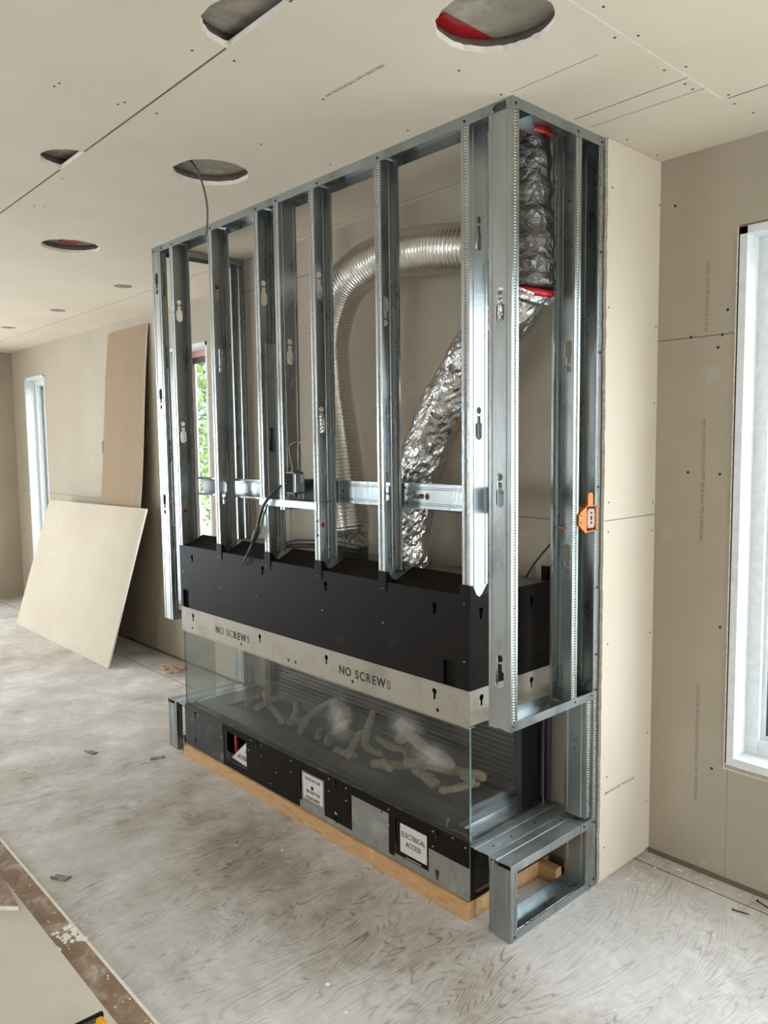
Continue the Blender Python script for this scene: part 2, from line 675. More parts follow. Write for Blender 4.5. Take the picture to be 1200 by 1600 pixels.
def text(body, size, loc, rot, mat, parent, name='lettering', align='LEFT', sx=1.0, label=None, stretch=1.0, ext=0.0004, bold=0.0):
    cu = bpy.data.curves.new('t', 'FONT')
    cu.body = body
    cu.size = size
    cu.align_x = align
    cu.extrude = ext
    cu.offset = bold
    cu.space_character = sx
    cu.space_line = 1.0
    o = bpy.data.objects.new('t', cu)
    C.objects.link(o)
    dg = bpy.context.evaluated_depsgraph_get()
    me = bpy.data.meshes.new_from_object(o.evaluated_get(dg))
    bpy.data.objects.remove(o)
    for v in me.vertices:
        v.co.y *= stretch
    me.materials.clear()
    me.materials.append(M[mat])
    o = bpy.data.objects.new(name, me)
    link(o, parent)
    o.location = Vector(loc) - (wpos(parent) if parent else Vector())
    o.rotation_euler = rot
    if label:
        o['label'] = label
    return o


_disc = {}


def disc(name, loc, normal, r, mat, parent, h=0.002, seg=12):
    """small round head lying on a surface; copies share a mesh"""
    key = (r, mat, h)
    if key not in _disc:
        b = B()
        ring = [(r * math.cos(2 * PI * i / seg), r * math.sin(2 * PI * i / seg)) for i in range(seg)]
        vs = [(x, y, 0) for x, y in ring] + [(x * 0.75, y * 0.75, h) for x, y in ring]
        b.add(vs, [(i, (i + 1) % seg, (i + 1) % seg + seg, i + seg) for i in range(seg)] + [tuple(range(seg, 2 * seg)), tuple(range(seg - 1, -1, -1))], 0, False)
        me = bpy.data.meshes.new(name)
        me.from_pydata(b.v, [], b.f)
        me.materials.append(M[mat])
        _disc[key] = me
    o = bpy.data.objects.new(name, _disc[key])
    link(o, parent)
    o.location = Vector(loc) - (wpos(parent) if parent else Vector())
    o.rotation_euler = Vector(normal).to_track_quat('Z', 'Y').to_euler()
    return o


def struct(name, b, m, label=None, **kw):
    o = obj(name, b, m, **kw)
    o['kind'] = 'structure'
    if label:
        o['label'] = label
    return o


# ------------------------------------------------------------------ room shell
XL, XR, YN, YW = -7.695, 5.3, -5.2, 0.8875
D = 0.517      # front of the bump-out wall
EX = 0.0128    # outer face of the bump-out return

floor = struct('floor', B().box(XL - 0.3, XR + 0.3, YN - 0.3, YW + 0.3, -0.02, 0), 'floor', 'dusty grey plywood subfloor with dark swirling grain', origin=(0, 0, 0))
# plywood joint near the window wall and debris line
for a in ((0.0, 0.79, 5.3, 0.80), (-7.6, 0.60, -2.6, 0.606)):
    obj('joint', B().box(a[0], a[2], a[1], a[1] + 0.005, 0, 0.0008), 'joint', floor)

# ceiling with cut holes
HOLES = [(0.225, -0.36, 0.145, 0), (-1.2, -0.35, 0.145, 0), (-2.66, -0.345, 0.145, 0)]


def ragged(cx, cy, r, n=56, amp=0.02, half=False):
    rnd = random.Random(int(cx * 1000) + 5)
    pts = []
    for i in range(n):
        a = 2 * PI * i / n
        rr = r * (1 + rnd.uniform(-amp, amp))
        pts.append((cx + rr * math.cos(a), cy + rr * math.sin(a)))
    if half:
        pts = [(x, min(y, half)) for x, y in pts]
        out = []
        for p in pts:
            if not out or (abs(out[-1][0] - p[0]) + abs(out[-1][1] - p[1])) > 0.002:
                out.append(p)
        pts = out
    return pts


holes = [ragged(0.225, -0.36, 0.15, 60, 0.02), ragged(-1.2, -0.35, 0.145), ragged(-2.66, -0.345, 0.145),
         ragged(-0.185, -0.80, 0.14, half=-0.803), ragged(-1.415, -0.80, 0.115, half=-0.803),
         circle(-0.165, 0.285, 0.10, 28)]
b = B().plate(rect(XL - 0.3, XR + 0.3, YN - 0.3, YW + 0.3), holes, (H, H + 0.016), 'z', 0, rim=1)
ceiling = struct('ceiling', b, ['ceil', 'white_gyp'], 'unpainted drywall ceiling with round cut-outs', origin=(0, 0, H))
deck = struct('trim_1', B().box(XL - 0.3, XR + 0.3, YN - 0.3, YW + 0.3, H + 0.044, H + 0.30), 'deck', 'grey deck seen through the ceiling holes')
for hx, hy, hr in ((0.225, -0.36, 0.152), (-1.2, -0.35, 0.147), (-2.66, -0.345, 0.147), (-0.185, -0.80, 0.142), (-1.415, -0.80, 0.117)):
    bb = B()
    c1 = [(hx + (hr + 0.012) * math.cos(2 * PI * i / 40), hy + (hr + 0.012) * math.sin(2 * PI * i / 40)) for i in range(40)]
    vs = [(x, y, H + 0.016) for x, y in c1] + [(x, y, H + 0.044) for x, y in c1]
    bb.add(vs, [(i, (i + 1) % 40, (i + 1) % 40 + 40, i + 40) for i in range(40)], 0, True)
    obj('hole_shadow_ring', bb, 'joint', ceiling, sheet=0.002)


def cline(x0, y0, x1, y1, w, mat, name='joint'):
    d = Vector((x1 - x0, y1 - y0))
    n = Vector((-d.y, d.x)).normalized() * w / 2
    bb = B().add([(x0 - n.x, y0 - n.y, H - 0.0008), (x1 - n.x, y1 - n.y, H - 0.0008), (x1 + n.x, y1 + n.y, H - 0.0008), (x0 + n.x, y0 + n.y, H - 0.0008),
                  (x0 - n.x, y0 - n.y, H + 0.001), (x1 - n.x, y1 - n.y, H + 0.001), (x1 + n.x, y1 + n.y, H + 0.001), (x0 + n.x, y0 + n.y, H + 0.001)],
                 [(3, 2, 1, 0), (4, 5, 6, 7), (0, 1, 5, 4), (1, 2, 6, 5), (2, 3, 7, 6), (3, 0, 4, 7)])
    return obj(name, bb, mat, ceiling)


cline(XL, -0.805, -1.54, -0.805, 0.006, 'joint')
cline(-1.30, -0.805, -0.33, -0.805, 0.006, 'joint')
cline(-0.04, -0.805, XR, -0.805, 0.006, 'joint')
cline(-1.243, -0.80, -1.243, -0.50, 0.004, 'crack')
cline(-1.243, -0.205, -1.243, -0.01, 0.004, 'crack')
cline(0.41, -0.80, 0.41, 0.53, 0.005, 'crack')
cline(0.425, 0.53, XR, 0.53, 0.004, 'joint')
cline(0.02, 0.30, 0.41, 0.30, 0.0025, 'joint')
cline(0.02, 0.395, 0.41, 0.405, 0.002, 'pencil')
cline(0.005, -0.015, 0.31, -0.018, 0.002, 'pencil')
cline(0.55, 0.72, 0.55, 0.885, 0.002, 'joint')
cline(XL, 0.50, -2.6, 0.50, 0.003, 'pencil')
cline(-2.44, 0.47, 0.0, 0.475, 0.0018, 'pencil')
CS = [(-0.4, -0.867), (-0.375, -0.752), (-0.83, -0.757), (-0.403, -0.419), (-0.822, -1.065), (-0.852, -1.069), (-0.82, -0.868), (-0.847, -0.878),
      (-0.828, -0.364), (-0.827, -0.054), (-1.634, -0.762), (-2.067, -0.724), (-2.038, -0.69), (-0.004, -0.24), (-0.023, -0.027), (-0.405, -0.054),
      (0.448, -0.215), (0.388, -0.064), (0.434, -0.026), (0.385, 0.205), (0.436, 0.233), (0.383, 0.333), (0.382, 0.385), (0.437, 0.506),
      (0.421, 0.584), (0.433, 0.699), (0.044, 0.589), (0.039, 0.809)]
for x, y in CS:
    disc('screw', (x, y, H), (0, 0, -1), 0.0042, 'screw', ceiling, 0.0012)
for x, y in ((-3.466, 0.30), (-4.644, 0.30), (-5.773, 0.28)):
    disc('round_cover', (x, y, H), (0, 0, -1), 0.06, 'pencil', ceiling, 0.003, 24)
# faint printed line on the ceiling board
text('FIRECODE X (UL TYPE SCX) ULC 074', 0.016, (-0.12, -0.43, H - 0.0004), (PI, 0, PI), 'pencil', ceiling, 'printed_text')

# window wall (its real openings)
WIN = [(0.320, 2.0, 0.462, 2.437), (-7.32, -6.72, 0.455, 2.437), (-4.02, -3.43, 0.455, 2.43)]
b = B().plate(rect(XL - 0.3, XR + 0.3, 0, H), [rect(a, c, z0, z1) for a, c, z0, z1 in WIN], (YW, YW + 0.24), 'y', 0, rim=1)
wall = struct('wall_window_side', b, ['wall', 'white_gyp'], 'unpainted shade-toned drywall wall with tall windows', origin=(0, YW, 0))
# horizontal board joint, left part and right part
for x0, x1, z in ((EX, 0.318, 2.066), (XL, -7.33, 1.22), (-6.71, -4.9, 1.22), (-3.42, -2.45, 2.05)):
    obj('joint', B().box(x0, x1, YW - 0.0008, YW, z, z + 0.0035), 'joint', wall)
obj('joint', B().box(0.326, 0.328, YW - 0.0006, YW, 0.02, 0.448), 'pencil', wall)
for x, z in ((0.073, 2.566), (0.146, 1.562), (0.269, 1.557), (0.284, 0.983), (0.266, 0.429), (0.282, 2.153), (0.147, 2.07), (0.265, 2.066), (0.25, 2.022)):
    disc('screw', (x, YW, z), (0, -1, 0), 0.0055, 'screw', wall, 0.001)
for x, z in ((-5.3, 1.75), (-5.75, 1.75), (-6.3, 1.74), (-5.3, 1.25), (-5.75, 1.26), (-6.3, 1.25), (-5.2, 2.3), (-3.1, 2.2), (-3.05, 2.2), (-3.2, 1.9), (-3.15, 1.5)):
    disc('screw', (x, YW, z), (0, -1, 0), 0.006, 'screw', wall, 0.001)
obj('outlet_cutout', B().box(-5.32, -5.25, YW - 0.004, YW, 1.62, 1.74), 'darkgrey', wall)
VR = (PI / 2, -PI / 2, 0)
for z, s in ((1.30, 'FIRECODE X (UL TYPE SCX) ULC 074 CAN 06 02 21 14:55'), (0.28, 'FIRECODE X (UL TYPE SCX) ULC 074 CAN 06 02 21 14:55')):
    text(s, 0.0165, (0.211, YW - 0.0006, z), VR, 'print', wall, 'printed_text', sx=1.12)
text('X ULC 074 CAN 06 02 21 14:55', 0.0165, (0.211, YW - 0.0006, 2.085), VR, 'print', wall, 'printed_text', sx=1.12)
# cut drywall edge around the right window
obj('cut_edge', B().box(0.311, 0.3155, YW - 0.0035, YW + 0.002, 0.452, 2.44), 'gyp', wall)
obj('edge_gap', B().box(0.3155, 0.3195, YW - 0.0006, YW + 0.002, 0.47, 2.44), 'black', wall)
obj('cut_edge', B().box(0.308, 2.0, YW - 0.003, YW + 0.001, 0.443, 0.450), 'gyp', wall)
obj('edge_gap', B().box(0.318, 2.0, YW - 0.0006, YW + 0.001, 2.4385, 2.444), 'joint', wall)

# other walls (mostly behind the camera) with unseen openings for the lamps
b = B().plate(rect(YN - 0.3, YW + 0.24, 0, H), [rect(-3.4, -1.0, 0.15, 2.35)], (XL - 0.15, XL), 'x')  # opening added to let the left fill lamp in
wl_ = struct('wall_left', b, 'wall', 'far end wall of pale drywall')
for y, z in ((0.62, 2.2), (0.6, 1.6), (0.62, 1.25), (0.5, 0.8)):
    disc('screw', (XL, y, z), (1, 0, 0), 0.006, 'screw', wl_, 0.001)
b = B().plate(rect(YN - 0.3, YW + 0.24, 0, H), [rect(-1.2, 0.5, 0.3, 2.3)], (XR, XR + 0.2), 'x')
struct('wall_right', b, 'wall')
b = B().plate(rect(XL - 0.2, XR + 0.2, 0, H), [rect(-6.6, -5.2, 0.8, 2.2), rect(-2.0, -0.9, 0.8, 2.2), rect(2.6, 3.7, 0.8, 2.2)], (YN - 0.2, YN), 'y')
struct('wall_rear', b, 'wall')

# bump-out wall: the core, the drywall skin on its front and on its side
b = B().box(-2.431, 0.0, D + 0.0128, YW, 0, H)
core = struct('wall_bump_out', b, 'gyp', 'boxed-out drywall section behind the steel framing')
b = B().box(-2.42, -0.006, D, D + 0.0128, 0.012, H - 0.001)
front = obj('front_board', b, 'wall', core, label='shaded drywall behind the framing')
for x0, x1, z in ((-2.34, -0.006, 1.385), (-2.34, -0.006, 2.56)):
    obj('joint', B().box(x0, x1, D - 0.0006, D, z, z + 0.0035), 'joint', core)
obj('joint', B().box(-1.938, -1.934, D - 0.0006, D, 0.2, 1.385), 'joint', core)
rnd = random.Random(3)
# side skin has a ragged front edge
prof = []
for i in range(90):
    z = 0.02 + (H - 0.022) * i / 89
    prof.append((D - 0.001 + rnd.uniform(0, 0.005), z))
poly = [(YW, 0.02), *[p for p in prof], (YW, H - 0.002)]
b = B()
n = len(prof)
vs = []
for y, z in prof:
    vs += [(0.0005, y, z), (EX, y, z), (EX, YW, z), (0.0005, YW, z)]
for i in range(n - 1):
    o = 4 * i
    b_f = [(o, o + 1, o + 5, o + 4), (o + 1, o + 2, o + 6, o + 5)]
    if i == 0:
        FS, MI = [], []
    FS += b_f
    MI += [1, 0]
FS += [(0, 3, 2, 1), (4 * n - 4, 4 * n - 3, 4 * n - 2, 4 * n - 1)]
MI += [0, 0]
b.add(vs, FS)
b.mi = MI
side = obj('side_board', b, ['wall_lit', 'gyp'], core, label='lit-toned side drywall with a ragged cut front edge')
obj('joint', B().box(EX, EX + 0.0006, D + 0.004, YW, 1.392, 1.395), 'joint', core)
for y, z in ((0.548, 2.578), (0.879, 2.582), (0.535, 2.16), (0.871, 2.122), (0.55, 1.46), (0.87, 1.44), (0.55, 1.35), (0.868, 1.33), (0.555, 0.93), (0.866, 0.92), (0.562, 0.415), (0.863, 0.507), (0.868, 1.829), (0.55, 0.14), (0.862, 0.22)):
    disc('screw', (EX, y, z), (1, 0, 0), 0.0038, 'screw', core, 0.001)
text('FIRECODE X (UL TYPE SCX) ULC', 0.015, (EX + 0.0004, 0.548, 0.347), (PI / 2, 0, PI / 2), 'print', core, 'printed_text')

# ------------------------------------------------------------------ windows
def window(name, x0, x1, z0, z1, mode, label):
    y = YW
    DP = 0.10 if mode != 'B' else 0.13
    w = struct(name, B().box(x0, x0 + 0.026, y, y + DP, z0, z1).box(x1 - 0.026, x1, y, y + DP, z0, z1).box(x0, x1, y, y + DP, z1 - 0.026, z1).box(x0, x1, y - 0.001, y + DP, z0, z0 + 0.03), 'white' if mode != 'B' else 'plastic_pale', label)
    a = 0.026
    fm = 'white' if mode != 'B' else 'brownframe'
    fw = 0.05 if mode != 'B' else 0.095
    dp = 0.10 if mode != 'B' else 0.13
    Y0, Y1 = y + dp, y + dp + (0.07 if mode != 'B' else 0.03)
    X0, X1, Z0, Z1 = x0, x1, z0, z1
    b = B().box(X0, X0 + a + fw, Y0, Y1, Z0, Z1).box(X1 - a - fw, X1, Y0, Y1, Z0, Z1).box(X0 + a + fw, X1 - a - fw, Y0, Y1, Z1 - a - 0.045, Z1).box(X0 + a + fw, X1 - a - fw, Y0, Y1, Z0, Z0 + a + 0.06)
    obj('window_frame', b, fm, w, bevel=0.003)
    sx0, sx1, sz0, sz1 = X0 + a + fw, X1 - a - fw, Z0 + a + 0.06, Z1 - a - 0.045
    if mode != 'B':
        b = B().plate(rect(sx0, sx1, sz0, sz1), [rect(sx0 + 0.012, sx1 - 0.012, sz0 + 0.012, sz1 - 0.012)], (Y0 + 0.02, Y1))
        obj('sash_bead', b, 'white', w)
        g = 0.012
        b = B().plate(rect(sx0 + g, sx1 - g, sz0 + g, sz1 - g), [rect(sx0 + g + 0.035, sx1 - g - 0.035, sz0 + g + 0.035, sz1 - g - 0.035)], (Y0 + 0.04, Y1))
        obj('sash', b, 'darkframe', w)
    else:
        b = B().plate(rect(sx0, sx1, sz0, sz1), [rect(sx0 + 0.004, sx1 - 0.03, sz0 + 0.03, sz1 - 0.045)], (Y0 + 0.015, Y1))
        obj('sash', b, 'darkframe', w)
        obj('latch', B().box(X0 + 0.03, X0 + 0.135, Y0 - 0.008, Y0, 1.955, 1.985), 'darkframe', w)
    obj('pane', B().box(sx0 + 0.004, sx1 - 0.004, Y0 + 0.022, Y0 + 0.026, sz0, sz1), 'clear', w)
    return w


window('window_1', 0.320, 2.0, 0.462, 2.437, 'A', 'tall white window right of the bump-out')
window('window_2', -7.32, -6.72, 0.455, 2.437, 'A', 'narrow white window beside the far left corner')
window('window_3', -4.02, -3.43, 0.455, 2.43, 'B', 'window with brown frame and greenery seen between the studs')

# ------------------------------------------------------------------ steel stud frame
FL, LIP, WB, T = 0.035, 0.009, 0.092, 0.0011


def keyhole(cv, cz, down=False, s=1.0):
    """round hole plus slotted tombstone hole on a web, in (v, z)"""
    r = 0.0125 * s
    d = -1 if down else 1
    out = [circle(cv, cz + d * 0.052, r, 14)]
    w1, w2 = 0.009, 0.0175
    p = [(w1, 0.034), (w1, 0.012), (w2, 0.006), (w2, -0.03)]
    arc = [(w2 * math.cos(a), -0.03 - w2 * math.sin(a)) for a in [PI * k / 8 for k in range(1, 8)]]
    half = p + arc
    loop = half + [(-x, z) for x, z in reversed(p)]
    out.append([(cv + x * s, cz + d * z * s) for x, z in loop])
    return out


def stud(mat, length, holes=(), down=False, knurl=True, notch=0.0, inv=False):
    """C-stud: web in local x=0 from y=0..WB, flanges towards +x, axis z. mat places it."""
    b = B()
    K = 1 if knurl else 0
    fl = [(FL, LIP), (FL, 0), (FL * 0.68, 0), (FL * 0.64, 0.0018), (FL * 0.36, 0.0018), (FL * 0.32, 0), (0, 0)]
    mi = [0, 0, 0, K, 0, 0]
    b.profile(fl, 0, length, mi, mat)
    b.profile([(x, WB - y) for x, y in fl], 0, length, mi, mat)
    # web with two shallow stiffening grooves beside the punched middle
    gi = 0.0022
    left = [(0, 0), (0, 0.012), (gi, 0.014), (gi, 0.019), (0, 0.021)]
    b.profile(left, notch, length, None, mat)
    b.profile([(x, WB - y) for x, y in left], 0, length, None, mat)
    hs = []
    for z in holes:
        hs += keyhole(WB / 2, z, down)
    b.plate(rect(0.021, WB - 0.021, 0, length), hs, (0, 0), 'x', 0, mat, single=True)
    return b


def mtx(o, ex, ey, ez):
    ex, ey, ez = Vector(ex), Vector(ey), Vector(ez)
    return Matrix(((ex.x, ey.x, ez.x, o[0]), (ex.y, ey.y, ez.y, o[1]), (ex.z, ey.z, ez.z, o[2]), (0, 0, 0, 1)))


def track(mat, length, h=0.032, w=0.0945):
    """U-track: web in local z=0 plane ... legs down -z; runs along local x, width along y"""
    b = B()
    for y in (0, w):
        b.add([(0, y, 0), (length, y, 0), (length, y, -h), (0, y, -h)], [(0, 1, 2, 3)], 0, False, mat)
    gi = 0.002
    ys = [0, 0.03, 0.033, 0.061, 0.064, w]
    zs = [0, 0, -gi, -gi, 0, 0]
    for i in range(5):
        b.add([(0, ys[i], zs[i]), (length, ys[i], zs[i]), (length, ys[i + 1], zs[i + 1]), (0, ys[i + 1], zs[i + 1])], [(0, 1, 2, 3)], 0, False, mat)
    return b


frame = thing('stud_frame', 'floor-to-ceiling galvanised steel stud frame boxed around the fireplace', 'metal frame', (-1.2, 0.0, 0.7))
GK = ['galv', 'knurl']
E_ = 0.0009
X1L = -2.431
# top tracks (front, two sides, along the wall)
tf = obj('track', track(mtx((X1L, 0, H - 0.001), (1, 0, 0), (0, 1, 0), (0, 0, 1)), -X1L), 'galv', frame, sheet=T, label='top track across the front')
ts = obj('track', track(mtx((0, 0.0005, H - 0.002), (0, 1, 0), (-1, 0, 0), (0, 0, 1)), D - 0.002), 'galv', frame, sheet=T, label='top track on the right side')
tl = obj('track', track(mtx((X1L, 0.0005, H - 0.002), (0, 1, 0), (1, 0, 0), (0, 0, 1)), D - 0.002), 'galv', frame, sheet=T, label='top track on the left side')
for x in (-0.072, -0.196, -0.62, -0.98, -1.27, -1.425, -1.82, -2.21, -2.32, -2.41):
    disc('screw', (x, -T, H - 0.02), (0, -1, 0), 0.0055, 'screw', tf, 0.0025)
for y in (0.015, 0.352, 0.497):
    disc('screw', (T, y, H - 0.02), (1, 0, 0), 0.005, 'screw', ts, 0.0025)

TOP = H - 0.006
KT = 2.343    # centre of the upper punched hole
ZB = 1.195


def S_(name, origin, ex, ey, z0, z1, holes, down=False, label=None, notch=0.0):
    m = mtx((*origin, z0), ex, ey, (0, 0, 1))
    return obj('stud', stud(m, z1 - z0, [h - z0 for h in holes if z0 + 0.1 < h < z1 - 0.1], down, notch=notch), GK, frame, sheet=T, label=label)


HS = (2.343, 1.735, 1.12)
# front studs: web plane (y-z); opening towards +x means ex=(1,0,0); s7, s4 open to the left
s1 = S_('s1', (-2.236, E_), (1, 0, 0), (0, 1, 0), 1.10, TOP, (2.385, 1.75))
s2 = S_('s2', (-1.844, E_), (1, 0, 0), (0, 1, 0), 1.13, TOP, (2.11, 1.46), True)
s3 = S_('s3', (-1.446, E_), (1, 0, 0), (0, 1, 0), 1.45, TOP, (2.36,))
s3b = S_('s3b', (-1.418, E_), (1, 0, 0), (0, 1, 0), ZB, 1.435, ())
s4 = S_('s4', (-1.254, E_), (-1, 0, 0), (0, 1, 0), 1.40, TOP, (2.08,))
s5 = S_('s5', (-1.041, E_), (1, 0, 0), (0, 1, 0), ZB, TOP, (2.33, 1.78))
s6 = S_('s6', (-0.641, E_), (1, 0, 0), (0, 1, 0), ZB, TOP, (2.19, 1.53), True)
s7 = S_('s7', (-0.178, E_), (-1, 0, 0), (0, 1, 0), ZB, TOP, (2.365, 1.74))
# stud piece closing the lower part of the third stud
cv = S_('cover', (-1.411, E_ + 0.004), (-1, 0, 0), (0, 1, 0), 1.44, 2.14, (1.70,))
cv.scale = (0.9, 0.92, 1)
# corner studs, web to the front
sc = S_('corner', (-0.0945, 0.0), (0, 1, 0), (1, 0, 0), 0.735, TOP, (2.11, 1.52, 0.92))
scl = S_('cornerL', (X1L + 0.0005, 0.0), (0, 1, 0), (1, 0, 0), 0.735, TOP, (2.56, 1.95, 1.38), True)
# side studs opening towards the room, and wall studs
sd = S_('side', (-0.0935, 0.377), (0, -1, 0), (1, 0, 0), 0.735, TOP, (2.57, 1.99, 1.27), True)
sd2 = S_('sideL', (X1L + 0.0005, 0.377), (0, -1, 0), (1, 0, 0), 0.735, TOP, (2.06,))
sw = S_('wall', (-0.0935, D - 0.001), (0, -1, 0), (1, 0, 0), 0.0, TOP, ())
swl = S_('wallL', (X1L + 0.0005, D - 0.001), (0, -1, 0), (1, 0, 0), 0.0, TOP, ())
for z in (2.30, 1.84, 1.38, 0.92):
    for dx in (0.03, 0.06):
        disc('screw', (X1L + dx, D - 0.003, z), (0, -1, 0), 0.005, 'screw', swl, 0.002)
for z in (2.35, 2.0, 1.52, 1.15, 0.9, 0.765, 0.255, 0.03):
    disc('screw', (T, D - 0.018, z), (1, 0, 0), 0.005, 'screw', sw, 0.0025)
# pointed lower ends of the front studs hang in black brackets of the fireplace (built there)
for s, x, d in ((s1, -2.236, 1), (s2, -1.844, 1), (s3b, -1.418, 1), (s5, -1.041, 1), (s6, -0.641, 1), (s7, -0.178, -1)):
    zb = {s1: 1.10, s2: 1.13}.get(s, ZB)
    bb = B().add([(x, 0.012, zb), (x, 0.088, zb), (x, 0.064, zb - 0.03), (x, 0.05, zb - 0.04), (x, 0.03, zb - 0.03)], [(0, 1, 2, 3, 4)])
    obj('bent_end', bb, 'galv', s, sheet=T)
# middle horizontals behind the front studs
def hstud(x0, x1, y, z0, opening, holes=()):
    m = mtx((x0, y, z0), (0, opening, 0), (0, 0, 1), (1, 0, 0))
    return obj('cross_rail', stud(m, x1 - x0, holes, knurl=False), GK, frame, sheet=T)


hstud(-2.19, -1.405, 0.108 + 0.022, 1.428, -1, (0.66,))
hstud(-1.245, -0.10, 0.098, 1.440, 1, (0.72,))
sill = obj('cross_rail', track(mtx((-1.452, -0.001, 1.443), (1, 0, 0), (0, 1, 0), (0, 0, 1)), 0.43, 0.03), 'galv', frame, sheet=T, label='short sill track under the junction box')
for x, z in ((-1.405, 1.425), (-1.405, 1.39), (-1.235, 1.52), (-1.235, 1.455), (-1.02, 1.365), (-1.02, 1.305)):
    disc('screw', (x, -T, z), (0, -1, 0), 0.0045, 'screw', s5, 0.002)
for x, z in ((-1.755, 1.47), (-1.755, 1.50), (-0.98, 1.49), (-0.98, 1.46), (-0.60, 1.49), (-0.60, 1.46)):
    disc('screw', (x + 0.03, 0.085, z), (0, -1, 0), 0.0045, 'screw', s6, 0.002)
# bottom tracks of the hanging side boxes (legs up)
mt = obj('track', track(mtx((0.0, 0.0, 0.733), (0, 1, 0), (-1, 0, 0), (0, 0, -1)), D - 0.034, 0.03), 'galv', frame, sheet=T, label='lower track on the right side')
mtl = obj('track', track(mtx((X1L, 0.0, 0.733), (0, 1, 0), (1, 0, 0), (0, 0, -1)), D - 0.034, 0.03), 'galv', frame, sheet=T, label='lower track on the left side')
for y in (0.01, 0.365, 0.47):
    disc('screw', (T, y, 0.75), (1, 0, 0), 0.004, 'screw', mt, 0.002)
# vertical between lower track and hearth box
for x0, sgn in ((-0.0935, 1), (X1L + 0.0005, -1)):
    S_('low', (x0, 0.44), (0, 1, 0), (1, 0, 0), 0.285, 0.73, ())
# stickers (red and white) on the studs and stencilled writing
for st, x, z, up in ((s2, -1.842, 2.43, 1), (s6, -0.639, 2.45, 1), (s1, -2.234, 1.38, -1), (s5, -1.039, 1.385, -1)):
    y0, y1 = 0.035, 0.05
    if st is s6:
        y0, y1 = 0.008, 0.018
    st_ = obj('sticker', B().box(x, x + 0.0006, y0, y1, z - 0.03, z + 0.012), 'sticker', st)
    zz = z + 0.012 if up > 0 else z - 0.05
    obj('sticker_end', B().box(x, x + 0.0007, y0, y1, zz, zz + 0.02), 'red', st_)
    for k in range(4):
        obj('barcode_line', B().box(x + 0.0006, x + 0.0009, y0 + 0.003, y1 - 0.003, z - 0.026 + k * 0.009, z - 0.022 + k * 0.009), 'ink', st_)
text('12-16 06/07/2021  12:14  CSSBI', 0.030, (-0.035, D - 0.0035, 2.66), (PI / 2, PI / 2, 0), 'ink', sw, 'stencilled_text', sx=1.1)
for z in (2.65, 2.0, 1.35):
    text('12-16 06/07/2021', 0.020, (-2.37, D - 0.0035, z), (PI / 2, PI / 2, 0), 'ink', swl, 'stencilled_text')
for z in (2.60, 2.22, 1.72, 1.25):
    text('KA2119 MOREL', 0.018, (X1L + WB + 0.0011, 0.012, z), (PI / 2, PI / 2, PI / 2), 'ink', scl, 'stencilled_text')

# ------------------------------------------------------------------ low hearth boxes left and right
def hearth(x_out, sgn, label, name='hearth_frame'):
    """sgn=-1: box extends towards -x from x_out (right box)"""
    t = thing(name, label, 'metal frame', (x_out, 0.25, 0))
    ex = (sgn, 0, 0)
    # floor track, legs up
    m = mtx((x_out, 0.0, 0.002), (0, 1, 0), ex, (0, 0, -1))
    a = obj('floor_track', track(m, D - 0.036, 0.03), 'galv', t, sheet=T)
    for y in (0.02, 0.47):
        disc('screw', (x_out - sgn * T, y, 0.016), (-sgn, 0, 0), 0.004, 'screw', a, 0.002)
    # front upright
    m = mtx((x_out + sgn * 0.0925 if sgn < 0 else x_out + 0.0005, 0.0, 0.004), (0, 1, 0), (1, 0, 0), (0, 0, 1))
    obj('upright', stud(m, 0.252, (), knurl=False), 'galv', t, sheet=T)
    m = mtx((x_out + sgn * 0.0925 if sgn < 0 else x_out + 0.0005, 0.445, 0.004), (0, 1, 0), (1, 0, 0), (0, 0, 1))
    obj('upright', stud(m, 0.252, (), knurl=False), 'galv', t, sheet=T)
    # top track, legs down
    m = mtx((x_out, -0.001, 0.272), (0, 1, 0), ex, (0, 0, 1))
    tp = obj('top_track', track(m, 0.41, 0.03), ['shelf'], t, sheet=T)
    m = mtx((x_out, 0.412, 0.273), (0, 1, 0), ex, (0, 0, 1))
    tp2 = obj('top_track', track(m, 0.07, 0.032), ['shelf'], t, sheet=T)
    disc('screw', (x_out - sgn * T, 0.43, 0.26), (-sgn, 0, 0), 0.0045, 'screw', tp2, 0.002)
    m = mtx((x_out + sgn * 0.097, 0.0, 0.274), (0, 1, 0), ex, (0, 0, 1))
    tp3 = obj('infill_track', track(m, 0.50, 0.012, 0.088), ['shelf'], t, sheet=T)
    for y in (0.06, 0.16, 0.30):
        disc('screw', (x_out + sgn * 0.125, y, 0.275), (0, 0, 1), 0.0045, 'screw', tp3, 0.002)
    return t


hr = hearth(0.0, -1, 'low galvanised steel box frame on the floor at the right end of the fireplace')
hl = hearth(X1L, 1, 'low galvanised steel box frame on the floor at the left end of the fireplace')
text('12-16 06/07/2021', 0.022, (-0.022, 0.08, 0.0045), (0, 0, PI / 2), 'ink', hr, 'stencilled_text')

# ------------------------------------------------------------------ fireplace
FX0, FX1 = -2.235, -0.182
FB = 0.478
fp = thing('fireplace', 'black linear gas fireplace with wide glass front on a wooden base', 'fireplace', ((FX0 + FX1) / 2, 0.24, 0.066))


def kh(cx, cz, s=1.0):
    r = 0.0115 * s
    pts = []
    for i in range(13):
        a = -PI / 2 + math.radians(28) + (2 * PI - math.radians(56)) * i / 12
        pts.append((cx + r * math.cos(a), cz + r * math.sin(a)))
    w = r * math.sin(math.radians(28))
    pts = [(cx + w, cz - r * 2.6)] + pts + [(cx - w, cz - r * 2.6)]
    return pts


TH = 0.003
